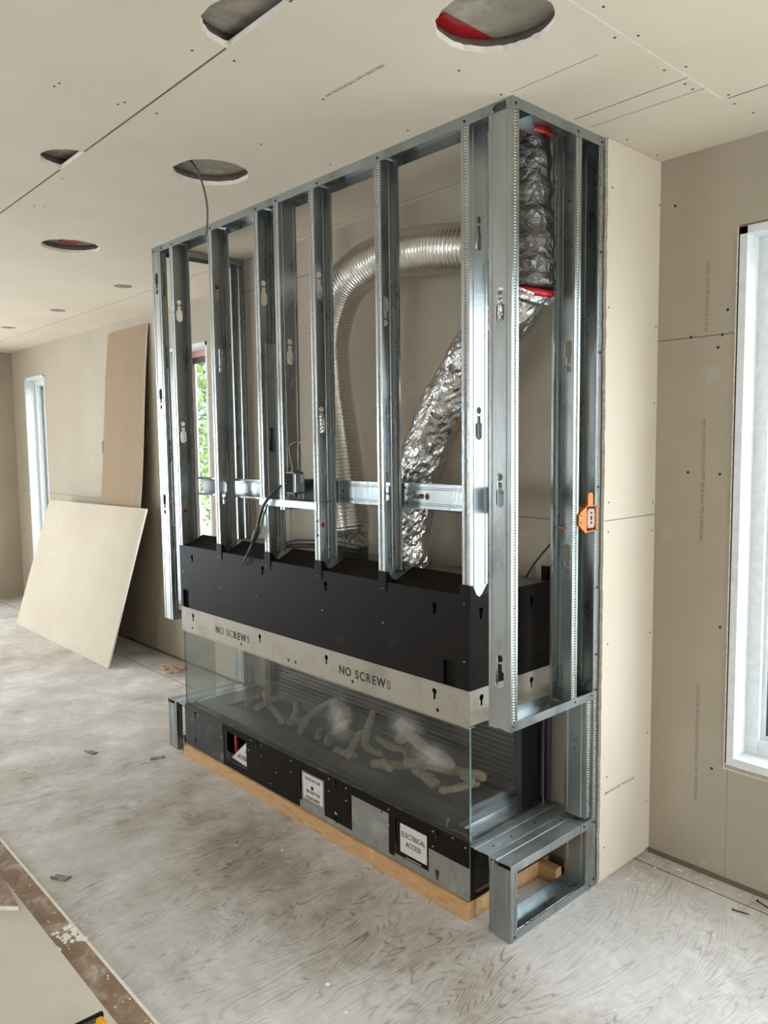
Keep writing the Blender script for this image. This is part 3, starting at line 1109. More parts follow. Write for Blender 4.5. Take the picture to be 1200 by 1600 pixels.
# upper box: front panel black, with holes
hs = [kh(x, z) for x, z in ((-0.345, 1.106), (-0.974, 1.106), (-1.442, 1.118), (-2.102, 1.106))]
hs += [rect(-0.303, -0.245, 0.833, 0.92), rect(-2.210, -2.150, 0.829, 0.924)]
up = obj('upper_front_panel', B().plate(rect(FX0, FX1, 0.829, 1.160), hs, (0.0, TH)), 'fpblack', fp, label='dusty black upper front panel with keyholes')
for x in (-0.205, -0.62, -1.03, -1.41, -1.83):
    disc('rivet', (x, 0, 1.135), (0, -1, 0), 0.004, 'rivet', up, 0.002)
for x, z in ((-0.205, 0.93), (-0.62, 1.0), (-1.0, 0.99), (-1.5, 0.98), (-1.83, 0.98), (-2.2, 1.02)):
    disc('rivet', (x, 0, z), (0, -1, 0), 0.003, 'rivet', up, 0.002)
hs = [kh(y, z) for y, z in ((0.062, 1.104), (0.35, 1.104))]
obj('upper_side_panel', B().plate(rect(TH + 0.0003, FB, 0.829, 1.158), hs, (FX1 - TH, FX1), 'x'), 'fpblack', fp)
obj('upper_side_panel', B().plate(rect(TH + 0.0003, FB, 0.829, 1.158), hs, (FX0, FX0 + TH), 'x'), 'fpblack', fp)
# bare band
hs = [kh(x, 0.793) for x in (-0.348, -0.977, -1.479, -2.11)]
hs += [circle(x, 0.727, 0.0075, 12) for x in (-0.333, -0.807, -1.198, -1.251, -1.644, -2.121)]
bd = obj('trim_band', B().plate(rect(FX0, FX1, 0.700, 0.8288), hs, (-0.001, TH)), 'band', fp, label='bare steel band below the black panel')
hs = [kh(y, 0.795) for y in (0.064, 0.351)]
bs = obj('trim_band', B().plate(rect(TH + 0.0003, FB, 0.705, 0.8288), hs, (FX1 - TH, FX1 + 0.001), 'x'), 'band', fp)
obj('trim_band', B().plate(rect(TH + 0.0003, FB, 0.705, 0.8288), hs, (FX0 - 0.001, FX0 + TH), 'x'), 'band', fp)
obj('band_lip', B().box(FX0 - 0.004, FX1 + 0.001, -0.004, 0.03, 0.697, 0.7005), 'band', fp)
FR = (PI / 2, 0, 0)
def stencil(x, letters, size=0.047):
    """letters: list of (character, material); advances like ordinary lettering"""
    for ch, m in letters:
        if ch == ' ':
            x += size * 0.42
            continue
        o = text(ch, size, (x, -0.0018, 0.745), FR, m, bd, 'stencilled_text', stretch=1.05, bold=0.0009)
        xs = [v.co.x for v in o.data.vertices]
        x += max(xs) - min(min(xs), 0) + size * 0.13


stencil(-0.893, [(c_, 'ink') for c_ in 'NO SCREW'] + [('S', 'fadeink')])
stencil(-1.880, list(zip('NO SCREWS', ['ink', 'fadeink', '', 'fadeink', 'fadeink', 'ink', 'ink', 'ink', 'fadeink'])))
# dark inner box behind the holes, top plate
obj('inner_box', B().box(FX0 + 0.012, FX1 - 0.012, 0.014, FB - 0.004, 0.715, 1.148), 'black', fp)
tp = obj('top_plate', B().box(FX0, FX1, 0.085, FB, 1.150, 1.156), 'galv_dull', fp, label='dusty bare metal top')
# sloping shields between studs and stud brackets
studs_x = [(-2.236, -2.199), (-1.846, -1.80), (-1.420, -1.376), (-1.043, -0.998), (-0.643, -0.598), (-0.222, -0.176)]
for i in range(5):
    a, c = studs_x[i][1] + 0.002, studs_x[i + 1][0] - 0.002
    k = 0.030
    bb = B().add([(a, 0.008, 1.160), (c, 0.008, 1.160), (c, 0.024, 1.153), (a, 0.024, 1.153)], [(0, 1, 2, 3)])
    bb.add([(a + 0.006, 0.024, 1.154), (c, 0.024, 1.154), (c, 0.090, 1.214), (a + 0.05, 0.090, 1.214)], [(0, 1, 2, 3)])
    obj('heat_shield', bb, 'fpblack', fp, sheet=0.002)
for a, c in studs_x:
    if a < -2.2:
        continue
    w = a + 0.0 if a > -0.3 else a
    bb = B().box(a, c, -0.003, -0.001, 1.135, 1.200)
    xw = c + 0.0015 if a > -0.3 else c + 0.0015
    bb.add([(xw, -0.002, 1.12), (xw, -0.002, 1.198), (xw, 0.012, 1.198), (xw, 0.03, 1.165), (xw, 0.03, 1.12)], [(0, 1, 2, 3, 4)])
    obj('stud_bracket', bb, 'fpblack', fp, sheet=0.001)
obj('stud_bracket', B().box(-0.216, -0.182, 0.455, 0.458, 1.15, 1.213).box(-0.185, -0.182, 0.455, 0.475, 1.15, 1.213), 'fpblack', fp)
obj('tab', B().plate(rect(-0.262, -0.246, 1.156, 1.216), [rect(-0.258, -0.250, 1.165, 1.205)], (0.455, 0.458)), 'galv_dull', fp)

# firebox: floor ledge, tray, back, right column
obj('ledge', B().plate(rect(FX0, FX1, 0.0, FB), [rect(-2.235 + 0.17, -0.182 - 0.12, 0.165, 0.43)], (0.276, 0.283), 'z'), 'ledge', fp, label='smooth grey steel ledge around the burner tray')
obj('rim', B().box(FX0, FX1, 0.0, 0.028, 0.283, 0.291), 'fpdust', fp)
obj('rim', B().box(FX1 - 0.028, FX1, 0.028, FB, 0.283, 0.291), 'fpdust', fp)
obj('rim', B().box(FX0 + 0.04, FX1 - 0.04, 0.036, 0.046, 0.283, 0.30), 'tray', fp)
obj('burner_tray', B().box(-2.07, -0.298, 0.163, 0.432, 0.262, 0.268), 'tray', fp, label='dark dusty burner tray')
obj('side_tray', B().box(-0.296, -0.205, 0.06, 0.42, 0.2835, 0.290).box(-0.262, -0.256, 0.06, 0.42, 0.290, 0.296), 'shelf', fp, label='shiny steel side tray')


def back_mat():
    t = NT('firebox_back_glass')
    tc = t.n('ShaderNodeTexCoord')
    sp = t.n('ShaderNodeSeparateXYZ')
    t.l(tc.outputs['Object'], sp.inputs[0])
    s = t.math('SINE', t.math('MULTIPLY', sp.outputs[2], 2 * PI / 0.022))
    c = t.mix(t.math('MULTIPLY_ADD', s, 0.5, 0.5), sr('2b2723'), sr('4a443c'))  # horizontal stripes alternate between two dark tones
    t.bump(s, 0.5, 0.002)
    return t.set(Base_Color=c, Roughness=0.3)


M['back'] = back_mat()
obj('back_panel', B().box(-2.0, -0.30, 0.432, 0.438, 0.268, 0.716), 'back', fp, label='dark firebox back with horizontal lines')
obj('back_column', B().box(-0.30, FX1 - 0.03, 0.40, 0.44, 0.283, 0.70).box(FX1 - 0.03, FX1 - 0.026, 0.30, 0.44, 0.283, 0.70), 'black', fp)
obj('corner_post', B().box(FX1 - 0.005, FX1, 0.428, 0.434, 0.283, 0.70).box(FX1 - 0.005, FX1, 0.458, 0.478, 0.283, 0.70), 'galv_dull', fp)
obj('corner_post', B().box(FX1 - 0.01, FX1 - 0.006, 0.434, 0.458, 0.283, 0.70), 'black', fp)
obj('firebox_roof', B().box(FX0 + 0.004, FX1 - 0.004, 0.012, 0.47, 0.705, 0.714), 'black', fp)
obj('corner_post', B().box(-2.05, -2.0, 0.40, 0.44, 0.283, 0.70), 'tray', fp)
# glass panes
gl = obj('glass_pane', B().box(FX0 + 0.012, FX1 - 0.002, 0.003, 0.008, 0.291, 0.700), 'glass', fp, label='large dusty front glass')
obj('glass_pane', B().box(FX1 - 0.008, FX1 - 0.003, 0.009, 0.30, 0.291, 0.700), 'clear', fp, label='right end glass')
obj('glass_pane', B().box(FX0 + 0.012, FX0 + 0.017, 0.009, 0.185, 0.291, 0.700), 'glass', fp, label='left end glass')
obj('glass_edge', B().box(FX1 - 0.002, FX1, 0.002, 0.009, 0.291, 0.700), plain('green_glass_edge', sr('5f7d78'), 0.2), fp)
obj('glass_edge', B().box(FX0 + 0.010, FX0 + 0.012, 0.003, 0.008, 0.291, 0.700), plain('dark_glass_edge', sr('4c5450'), 0.2), fp)
# dust smears on the glass (real marks)
for x0, x1, z0, z1 in ((-1.01, -0.80, 0.43, 0.66), (-0.62, -0.38, 0.53, 0.69), (-0.52, -0.24, 0.48, 0.62)):
    obj('dust_smear', B().box(x0, x1, 0.0022, 0.0028, z0, z1), 'smear', gl)
# latch pin and wire at both ends
for x in (-2.13, -0.30):
    b = B().tube([(x, -0.001 + 0.013, 0.291), (x, 0.013, 0.318)], 0.003, 8).tube([(x, 0.013, 0.318), (x + 0.004, 0.014, 0.327)], 0.006, 8)
    b.tube(spline([(x + 0.01, 0.013, 0.292), (x + 0.045, 0.014, 0.296), (x + 0.09, 0.016, 0.297)], 5), 0.0015, 6)
    obj('latch_pin', b, 'galv_dull', fp)

# lower panel: dark and grey sheets with access openings
LZ0, LZ1 = 0.068, 0.283
ops = [rect(-1.812, -1.623, 0.104, 0.250), rect(-1.190, -1.006, 0.104, 0.247), rect(-0.569, -0.384, 0.098, 0.243)]
hs = [kh(x, 0.262) for x in (-2.124, -1.537, -0.931, -0.340)] + [kh(x, 0.112) for x in (-2.128, -1.544, -0.932, -0.341)]
obj('base_panel', B().plate(rect(FX0, FX1, LZ0, LZ1), ops + hs, (0.0, TH)), 'base_grey', fp, label='grey steel base panel')
# black overlay sheets
lay = B()
lay.plate(rect(FX0, -1.84, LZ0 + 0.002, LZ1), [kh(-2.124, 0.262), kh(-2.128, 0.112)], (-0.002, -0.0002))
obj('left_base_sheet', lay, 'fpdust', fp, label='black sheet smeared with white drywall dust')
lay = B()
lay.plate(rect(-1.84, -1.19, LZ0 + 0.002, LZ1), [ops[0], kh(-1.537, 0.262), kh(-1.544, 0.112)], (-0.0015, -0.0002))
lay.plate([(-1.006, 0.092), (-0.827, 0.092), (-0.827, 0.245), (-0.60, 0.245), (-0.60, 0.085), (-0.569, 0.085), (-0.569, 0.243), (-0.384, 0.243), (-0.384, 0.19), (FX1, 0.19), (FX1, LZ1), (-1.19, LZ1), (-1.19, 0.247), (-1.006, 0.247)],
          [kh(-0.931, 0.262), kh(-0.932, 0.125, 0.9), kh(-0.340, 0.262)], (-0.0015, -0.0002))
bsheet = obj('base_sheet', lay, 'fpblack', fp, label='black base sheet')
for x, z in ((-2.09, 0.258), (-2.09, 0.205), (-1.87, 0.258), (-1.86, 0.205), (-1.58, 0.265), (-1.60, 0.21), (-1.49, 0.265), (-1.49, 0.215), (-1.25, 0.262), (-1.25, 0.21), (-0.975, 0.265), (-0.975, 0.212), (-0.86, 0.262), (-0.86, 0.208), (-0.60, 0.262), (-0.60, 0.2), (-0.36, 0.262), (-0.36, 0.205), (-0.20, 0.262), (-1.42, 0.1), (-1.37, 0.17), (-0.26, 0.275)):
    disc('rivet', (x, -0.0016, z), (0, -1, 0), 0.0034, 'rivet', bsheet, 0.0015)
for x in (-1.842, -1.592, -0.878, -0.640):
    obj('slot', B().box(x - 0.002, x + 0.002, -0.0024, -0.0012, 0.232, 0.272), 'black', bsheet)
obj('base_interior', B().box(FX0 + 0.01, FX1 - 0.30, 0.10, 0.42, 0.07, 0.258), 'black', fp)
# access doors, ajar, with paper labels
def access(x0, x1, z0, z1, ang, lines, sz, full=True, m='fpblack', px=(0.02, 0.02, 0.012, 0.03), off=0.0):
    d = obj('access_door', B().box(x0, x1, -0.0025, -0.0005, z0, z1), m, fp)
    p = obj('label_plate', B().box(x0 + px[0], x1 - px[1], -0.0042, -0.0026, z0 + px[2], z1 - px[3]), 'paper', d)
    zc = z1 - px[3]
    n = len(lines)
    hgt = (z1 - px[3] - z0 - px[2])
    for i, s in enumerate(lines):
        text(s, sz, ((x0 + px[0] + x1 - px[1]) / 2, -0.0046, zc - hgt * (0.42 + 0.30 * i) if n == 2 else zc - hgt * (i + 0.85) / n), FR, 'ink', p, 'lettering', 'CENTER', 1.0, None, 1.2)
    d.rotation_euler = ang
    return d, p


d3, p3 = access(-0.556, -0.386, 0.100, 0.243, (0, 0, 0), ['ELECTRICAL', 'ACCESS'], 0.0235, px=(0.024, 0.004, 0.020, 0.010))
d2, p2 = access(-1.168, -1.008, 0.092, 0.245, (0, 0, 0), ['VALVE ACCESS', ' ', 'AIR SHUTTER', 'ADJUSTMENT'], 0.0168, m='base_grey', px=(0.012, 0.008, 0.034, 0.006))
obj('edge_highlight', B().box(-1.15, -1.05, -0.004, -0.0028, 0.098, 0.101), 'rivet', d2)
obj('edge_highlight', B().box(-0.50, -0.42, -0.004, -0.0028, 0.105, 0.108), 'rivet', d3)
disc('finger_hole', (-1.09, -0.0045, 0.186), (0, -1, 0), 0.009, 'black', p2, 0.0012, 16)
# first opening: door fallen inwards, leaning paper label, red wire
b = B().add([(-1.80, 0.07, 0.118), (-1.626, 0.02, 0.118), (-1.626, 0.045, 0.236), (-1.70, 0.07, 0.236)], [(0, 1, 2, 3)])
b = B().add([(-1.792, 0.018, 0.112), (-1.612, 0.018, 0.100), (-1.612, 0.03, 0.235), (-1.655, 0.03, 0.232)], [(0, 1, 2, 3)])
d1 = obj('access_door', b, 'paper', fp, sheet=0.001, label='fallen white label plate in the left opening')
t1 = text('ACCESS', 0.024, (-1.735, 0.0165, 0.130), (PI / 2 - 0.08, 0.0, 0), 'ink', d1, 'lettering', 'LEFT', 1.0, None, 1.2)
text('GAS', 0.024, (-1.665, 0.0185, 0.170), (PI / 2 - 0.08, 0.0, 0), 'ink', d1, 'lettering', 'LEFT', 1.0, None, 1.2)
b = B().tube(spline([(-1.765, 0.03, 0.235), (-1.752, 0.022, 0.20), (-1.748, 0.022, 0.165), (-1.765, 0.03, 0.148)], 6), 0.009, 10)
obj('red_wire', b, 'red', fp)
# right end of the base: frame edges and black interior
obj('base_end', B().box(FX1 - 0.004, FX1, 0.003, 0.03, LZ0, LZ1 - 0.01).box(FX1 - 0.004, FX1, 0.03, FB, LZ1 - 0.05, LZ1 - 0.01).box(FX1 - 0.004, FX1, 0.03, FB, LZ0, LZ0 + 0.012), 'fpblack', fp)
obj('base_end', B().box(FX0, FX0 + 0.004, 0.003, FB, LZ0, LZ1 - 0.01), 'fpblack', fp)
obj('gas_valve', B().box(-0.34, -0.19, 0.30, 0.44, 0.10, 0.13).tube([(-0.20, 0.18, 0.12), (-0.20, 0.30, 0.115)], 0.014, 10).tube([(-0.2, 0.22, 0.07), (-0.2, 0.22, 0.1)], 0.02, 10), 'black', fp)
obj('levelling_foot', B().tube([(-0.195, 0.03, 0.066), (-0.195, 0.03, 0.085)], 0.013, 12), 'black', fp)

# ------------------------------------------------------------------ ceramic logs on the tray
LOGS = [
    ([(-1.97, 0.22, 0.30), (-2.0, 0.29, 0.305), (-2.0, 0.36, 0.31)], 0.022, [], 'stubby pale driftwood log at the far left end of the burner tray'),
    ([(-1.86, 0.20, 0.30), (-1.85, 0.30, 0.325), (-1.83, 0.38, 0.34)], 0.021, [[(-1.85, 0.28, 0.32), (-1.90, 0.30, 0.37)]], 'pale driftwood log with a knob, second from the left in the firebox'),
    ([(-1.85, 0.29, 0.31), (-1.72, 0.26, 0.30), (-1.63, 0.22, 0.298)], 0.023, [], 'pale driftwood log lying crosswise, third from the left'),
    ([(-1.56, 0.21, 0.30), (-1.60, 0.28, 0.315), (-1.66, 0.33, 0.36)], 0.024, [[(-1.58, 0.25, 0.31), (-1.52, 0.27, 0.30)]], 'short forked driftwood log left of the long leaning one'),
    ([(-1.42, 0.17, 0.298), (-1.47, 0.26, 0.34), (-1.405, 0.30, 0.40), (-1.32, 0.32, 0.455)], 0.023, [], 'long driftwood log leaning up to the right, left of the dust smear'),
    ([(-1.33, 0.21, 0.298), (-1.39, 0.28, 0.30)], 0.022, [], 'small driftwood stub under the long leaning log'),
    ([(-1.22, 0.18, 0.298), (-1.26, 0.25, 0.32), (-1.22, 0.33, 0.37), (-1.26, 0.36, 0.43)], 0.022, [], 'upright driftwood log behind the bright dust smear'),
    ([(-1.17, 0.185, 0.296), (-1.11, 0.19, 0.298), (-1.04, 0.21, 0.298)], 0.019, [], 'thin driftwood piece at the glass below the dust smear'),
    ([(-1.03, 0.15, 0.30), (-1.08, 0.25, 0.35), (-1.055, 0.29, 0.385), (-1.034, 0.31, 0.475)], 0.022, [[(-1.06, 0.28, 0.37), (-1.04, 0.27, 0.31), (-0.94, 0.28, 0.30)]], 'forked driftwood log standing like a letter A in the middle'),
    ([(-0.997, 0.30, 0.358), (-0.90, 0.30, 0.345), (-0.84, 0.33, 0.33), (-0.79, 0.29, 0.305)], 0.026, [], 'curved driftwood log right of the A-shaped one'),
    ([(-0.91, 0.18, 0.30), (-0.84, 0.22, 0.305), (-0.75, 0.28, 0.31)], 0.025, [[(-0.86, 0.21, 0.31), (-0.80, 0.20, 0.30)]], 'thick driftwood log lying close behind the glass, right of the middle'),
    ([(-0.76, 0.24, 0.33), (-0.64, 0.25, 0.355), (-0.50, 0.27, 0.37), (-0.36, 0.30, 0.375)], 0.024, [[(-0.45, 0.27, 0.372), (-0.38, 0.25, 0.36)]], 'long straight driftwood log reaching the right end of the firebox'),
    ([(-0.86, 0.30, 0.47), (-0.80, 0.29, 0.44), (-0.65, 0.26, 0.42), (-0.48, 0.24, 0.40)], 0.028, [[(-0.80, 0.29, 0.44), (-0.85, 0.29, 0.38)]], 'dark thick driftwood log on top of the right-hand pile'),
    ([(-0.72, 0.26, 0.315), (-0.63, 0.24, 0.31), (-0.55, 0.22, 0.305)], 0.027, [], 'reddish cut driftwood log below the long straight one'),
    ([(-0.52, 0.20, 0.30), (-0.46, 0.25, 0.315), (-0.40, 0.31, 0.34)], 0.021, [], 'nearest driftwood log beside the right end glass'),
]
for i, (pts, r, br, lab) in enumerate(LOGS):
    rr = random.Random(i)

    def wob(a, k, w, rr=rr, i=i):
        return 1 + 0.13 * math.sin(2 * w + i) + 0.07 * math.sin(3 * w + a * 0.9 + i) + rr.uniform(-0.03, 0.03)
    P = spline(pts, 7)
    n = len(P)
    rad = [r * (0.55 if j in (0, n - 1) else (0.9 + 0.25 * math.sin(j * 0.8 + i) * 0.5)) for j in range(n)]
    rad[1] = rad[-2] = r * 0.95
    rad = [q * 0.86 for q in rad]
    b = B().tube(P, rad, 12, 0, True, wob)
    for q in br:
        Q = spline(q, 5)
        b.tube(Q, [r * (0.95 - 0.25 * j / len(Q)) if j < len(Q) - 1 else r * 0.4 for j in range(len(Q))], 10, 0, True, wob)
    lo = min(v.z for v in b.v)
    dz = 0.2685 - lo if lo < 0.2685 or i in (0, 2, 5, 7) else 0
    for v in b.v:
        v.z += dz
    tag(obj('ceramic_log', b, 'log'), lab, 'log', 'driftwood logs on the burner tray')

# ------------------------------------------------------------------ wooden base
wb = thing('wooden_base', 'spruce lumber base frame on the floor under the fireplace', 'wood base', (-1.2, 0.2, 0))
obj('front_board', B().box(-2.245, -0.183, -0.012, 0.028, 0.0, 0.0655), 'wood', wb, bevel=0.002)
obj('side_board', B().box(-0.223, -0.182, 0.030, 0.48, 0.0, 0.064), 'wood', wb, bevel=0.002)
obj('back_board', B().box(-2.245, -0.226, 0.44, 0.478, 0.0, 0.064), 'wood', wb)
obj('splinter', B().tube(spline([(-2.235, -0.014, 0.05), (-2.232, -0.016, 0.085), (-2.238, -0.013, 0.10)], 4), 0.003, 6), 'wood', wb)
obj('block', B().box(-0.30, -0.10, 0.40, 0.436, 0.0, 0.064), 'wood', wb, bevel=0.002)

# ------------------------------------------------------------------ ducts
dk = thing('flexible_duct', 'ribbed bare aluminium flexible duct bending from the fireplace top to the wall', 'duct', (-1.2, 0.3, 1.156))
pts = [(-1.17, 0.31, 1.27), (-1.20, 0.31, 1.45), (-1.245, 0.31, 1.70), (-1.285, 0.30, 1.97), (-1.275, 0.29, 2.20), (-1.15, 0.28, 2.385), (-0.93, 0.285, 2.46), (-0.70, 0.30, 2.455), (-0.50, 0.325, 2.43), (-0.40, 0.36, 2.42), (-0.35, 0.42, 2.42), (-0.35, 0.512, 2.42)]
P = spline(pts, 88)
rad = []
L = 0
for i, p in enumerate(P):
    if i:
        L += (P[i] - P[i - 1]).length
    rad.append(0.0905 + 0.0046 * math.sin(2 * PI * L / 0.017))
rad = [min(r, 0.078 + 0.02 * i / 30) if i < 30 else r for i, r in enumerate(rad)]
obj('hose', B().tube(P, rad, 28, 0, False), 'duct', dk, sheet=0.0008)
obj('collar', B().tube([(-1.17, 0.31, 1.156), (-1.17, 0.31, 1.215), (-1.17, 0.31, 1.2151), (-1.17, 0.31, 1.23), (-1.17, 0.31, 1.2301), (-1.17, 0.31, 1.29)], [0.077, 0.077, 0.081, 0.081, 0.077, 0.077], 28), 'foil', dk, label='smooth shiny collar at the foot of the duct')

dk2 = thing('insulated_duct', 'foil-wrapped duct rising at a slant into a dark grey sleeve at the ceiling', 'duct', (-0.8, 0.3, 1.156))
def crumple(seed, amp):
    rr = random.Random(seed)
    tab = {}

    def f(i, k, w):
        if (i, k) not in tab:
            tab[(i, k)] = 1 + rr.uniform(-amp, amp)
        return tab[(i, k)]
    return f


pts = [(-0.79, 0.30, 1.157), (-0.785, 0.30, 1.30), (-0.76, 0.30, 1.46), (-0.685, 0.30, 1.64), (-0.585, 0.30, 1.81), (-0.46, 0.295, 1.96), (-0.33, 0.285, 2.08), (-0.21, 0.275, 2.16), (-0.165, 0.275, 2.235)]
P = spline(pts, 9)
rad = [0.096 + (0.004 * math.sin(j * 0.55)) for j in range(len(P))]
rad[0] = 0.08
for j in range(-5, 0):
    rad[j] = 0.112
ob = obj('foil_sleeve', B().tube(P, rad, 44, 0, True, crumple(4, 0.028)), 'foil', dk2, label='crumpled silver foil sleeve')
for p in ob.data.polygons:
    p.use_smooth = False
P = spline([(-0.150, 0.275, 2.215), (-0.152, 0.278, 2.35), (-0.165, 0.282, 2.52), (-0.168, 0.285, 2.73)], 14)
rad = [0.093 + 0.003 * math.sin(j * 0.9) - 0.006 * j / len(P) for j in range(len(P))]
obj('grey_sleeve', B().tube(P, rad, 40, 0, True, crumple(9, 0.03)), 'greyfoil', dk2, label='dark grey wrinkled sleeve')
obj('red_tape', B().tube([(-0.168, 0.285, 2.722), (-0.168, 0.285, 2.7425)], [0.090, 0.092], 30), 'redtape', dk2, label='red tape collar at the ceiling')
obj('red_tape', B().tube([(-0.157, 0.273, 2.208), (-0.150, 0.272, 2.228)], [0.097, 0.096], 30), 'redtape', dk2, label='red tape between foil and grey sleeve')

# ------------------------------------------------------------------ boxes and cables on the studs
jb = thing('junction_box', 'small grey steel junction box on the stud above the short sill track', 'electrical box', (-1.21, 0.03, 1.47))
obj('box_body', B().box(-1.252, -1.19, 0.004, 0.060, 1.472, 1.568), 'galv_dull', jb, bevel=0.004)
obj('opening', B().box(-1.247, -1.195, 0.0015, 0.0038, 1.478, 1.562), 'black', jb)
obj('cover', B().box(-1.1898, -1.180, 0.006, 0.056, 1.478, 1.56), 'galv', jb, bevel=0.003)
obj('label_plate', B().box(-1.180, -1.1792, 0.034, 0.05, 1.52, 1.555), 'sticker', jb)
for y, z in ((0.02, 1.574), (0.045, 1.574), (0.03, 1.466)):
    obj('clamp', B().tube([(-1.215, y, z - 0.008), (-1.215, y, z + 0.006)], 0.009, 8), 'galv_dull', jb)
tag(obj('white_wire', B().tube(spline([(-1.205, 0.045, 1.575), (-1.22, 0.05, 1.64), (-1.205, 0.05, 1.69), (-1.145, 0.05, 1.705), (-1.08, 0.05, 1.67), (-1.05, 0.05, 1.62), (-1.03, 0.055, 1.56)], 8), 0.0028, 8)
        .tube(spline([(-1.225, 0.03, 1.575), (-1.245, 0.03, 1.62), (-1.25, 0.03, 1.68), (-1.22, 0.05, 1.70)], 6), 0.0025, 8), 'whitewire'),
    'thin white wire looping up from the small junction box', 'wire')
cb = thing('supply_cable', 'thick blue and green cable hanging over the black fireplace panel with frayed end', 'cable', (-1.4, -0.02, 1.3))
obj('blue_strand', B().tube(spline([(-1.235, 0.05, 1.52), (-1.29, 0.0, 1.50), (-1.373, -0.02, 1.43), (-1.42, -0.022, 1.36), (-1.445, -0.02, 1.30)], 8), 0.0065, 10), 'cable', cb)
obj('green_strand', B().tube(spline([(-1.37, -0.012, 1.42), (-1.40, -0.012, 1.37), (-1.425, -0.014, 1.31), (-1.44, -0.014, 1.28)], 8), 0.004, 8), 'greencable', cb)
obj('taped_end', B().tube(spline([(-1.44, -0.018, 1.31), (-1.465, -0.02, 1.27), (-1.49, -0.02, 1.235)], 6), [0.008, 0.011, 0.013, 0.014, 0.014, 0.013, 0.012, 0.012, 0.011, 0.012, 0.01, 0.008, 0.006][:13], 10), 'cable', cb)
obj('loose_end', B().tube(spline([(-1.49, -0.018, 1.235), (-1.53, -0.016, 1.19), (-1.57, -0.014, 1.15), (-1.60, -0.012, 1.118)], 6), [0.007 - 0.0002 * j for j in range(19)], 8), 'darkgrey', cb)
for k, (dz, m) in enumerate(((0.0, 'bluecable'), (-0.018, 'cable'), (-0.030, 'cable'))):
    tag(obj('coiled_cable', B().tube(spline([(-1.50, 0.13, 1.205 + dz * 0.3), (-1.42, 0.16, 1.235 + dz), (-1.30, 0.18, 1.245 + dz), (-1.15, 0.2, 1.250 + dz), (-1.0, 0.22, 1.24 + dz)], 8), 0.0045, 8), m),
        ['blue cable lying on top of the fireplace behind the studs, topmost of three', 'black cable on top of the fireplace, middle of three', 'black cable on top of the fireplace, lowest of three'][k], 'cable', 'cables on the fireplace top')
tag(obj('black_cable', B().tube(spline([(-0.285, 0.45, 1.16), (-0.24, 0.46, 1.23), (-0.17, 0.47, 1.31), (-0.11, 0.46, 1.35), (-0.06, 0.44, 1.39)], 8), 0.0045, 8), 'cable'),
    'thin black cable rising from the fireplace top to the orange box', 'cable')
tag(obj('floor_cable', B().tube(spline([(-0.30, 0.46, 0.04), (-0.15, 0.49, 0.02), (-0.05, 0.47, 0.012), (0.0 - 0.03, 0.38, 0.04)], 8), 0.005, 8), 'cable'),
    'black cable on the floor inside the right low frame', 'cable')

ob = thing('outlet_box', 'orange plastic electrical box clamped to the right side stud', 'electrical box', (-0.02, 0.44, 1.35))
yA, yB = 0.418, 0.487
obj('box_body', B().box(-0.055, 0.004, yA, yA + 0.004, 1.36, 1.455).box(-0.055, 0.004, yB - 0.004, yB, 1.36, 1.455).box(-0.055, 0.004, yA, yB, 1.36, 1.364).box(-0.055, 0.004, yA, yB, 1.451, 1.455).box(-0.057, -0.053, yA, yB, 1.36, 1.455), 'orange', ob)
obj('bracket', B().prism([(0.372, 1.425), (0.385, 1.435), (0.418, 1.452), (0.418, 1.355), (0.390, 1.375), (0.372, 1.39)], (0.0015, 0.0055), axis='x'), 'orange', ob)
obj('top_tab', B().prism([(0.432, 1.455), (0.462, 1.455), (0.462, 1.494), (0.457, 1.500), (0.437, 1.500), (0.432, 1.494)], (-0.002, 0.003), axis='x'), 'orange', ob)
obj('side_tab', B().box(-0.085, -0.057, 0.37, 0.376, 1.372, 1.378), 'orange', ob)
obj('recess', B().box(-0.052, -0.047, yA + 0.004, yB - 0.004, 1.364, 1.451), 'darkred', ob)
dv = obj('receptacle', B().prism([(0.440, 1.372), (0.474, 1.372), (0.480, 1.385), (0.480, 1.43), (0.474, 1.443), (0.440, 1.443), (0.434, 1.43), (0.434, 1.385)], (-0.046, 0.0), axis='x'), 'pinkish', ob, bevel=0.002)
for z0, z1 in ((1.424, 1.43), (1.402, 1.416), (1.388, 1.396)):
    obj('slot', B().box(0.0, 0.0008, 0.453, 0.461, z0, z1), 'black', dv)
for z in (1.448, 1.366):
    disc('screw', (0.0, 0.457, z), (1, 0, 0), 0.006, 'screw', dv, 0.002)
for z in (1.423, 1.396):
    disc('screw', (0.0056, 0.383, z), (1, 0, 0), 0.004, 'screw', ob, 0.001)

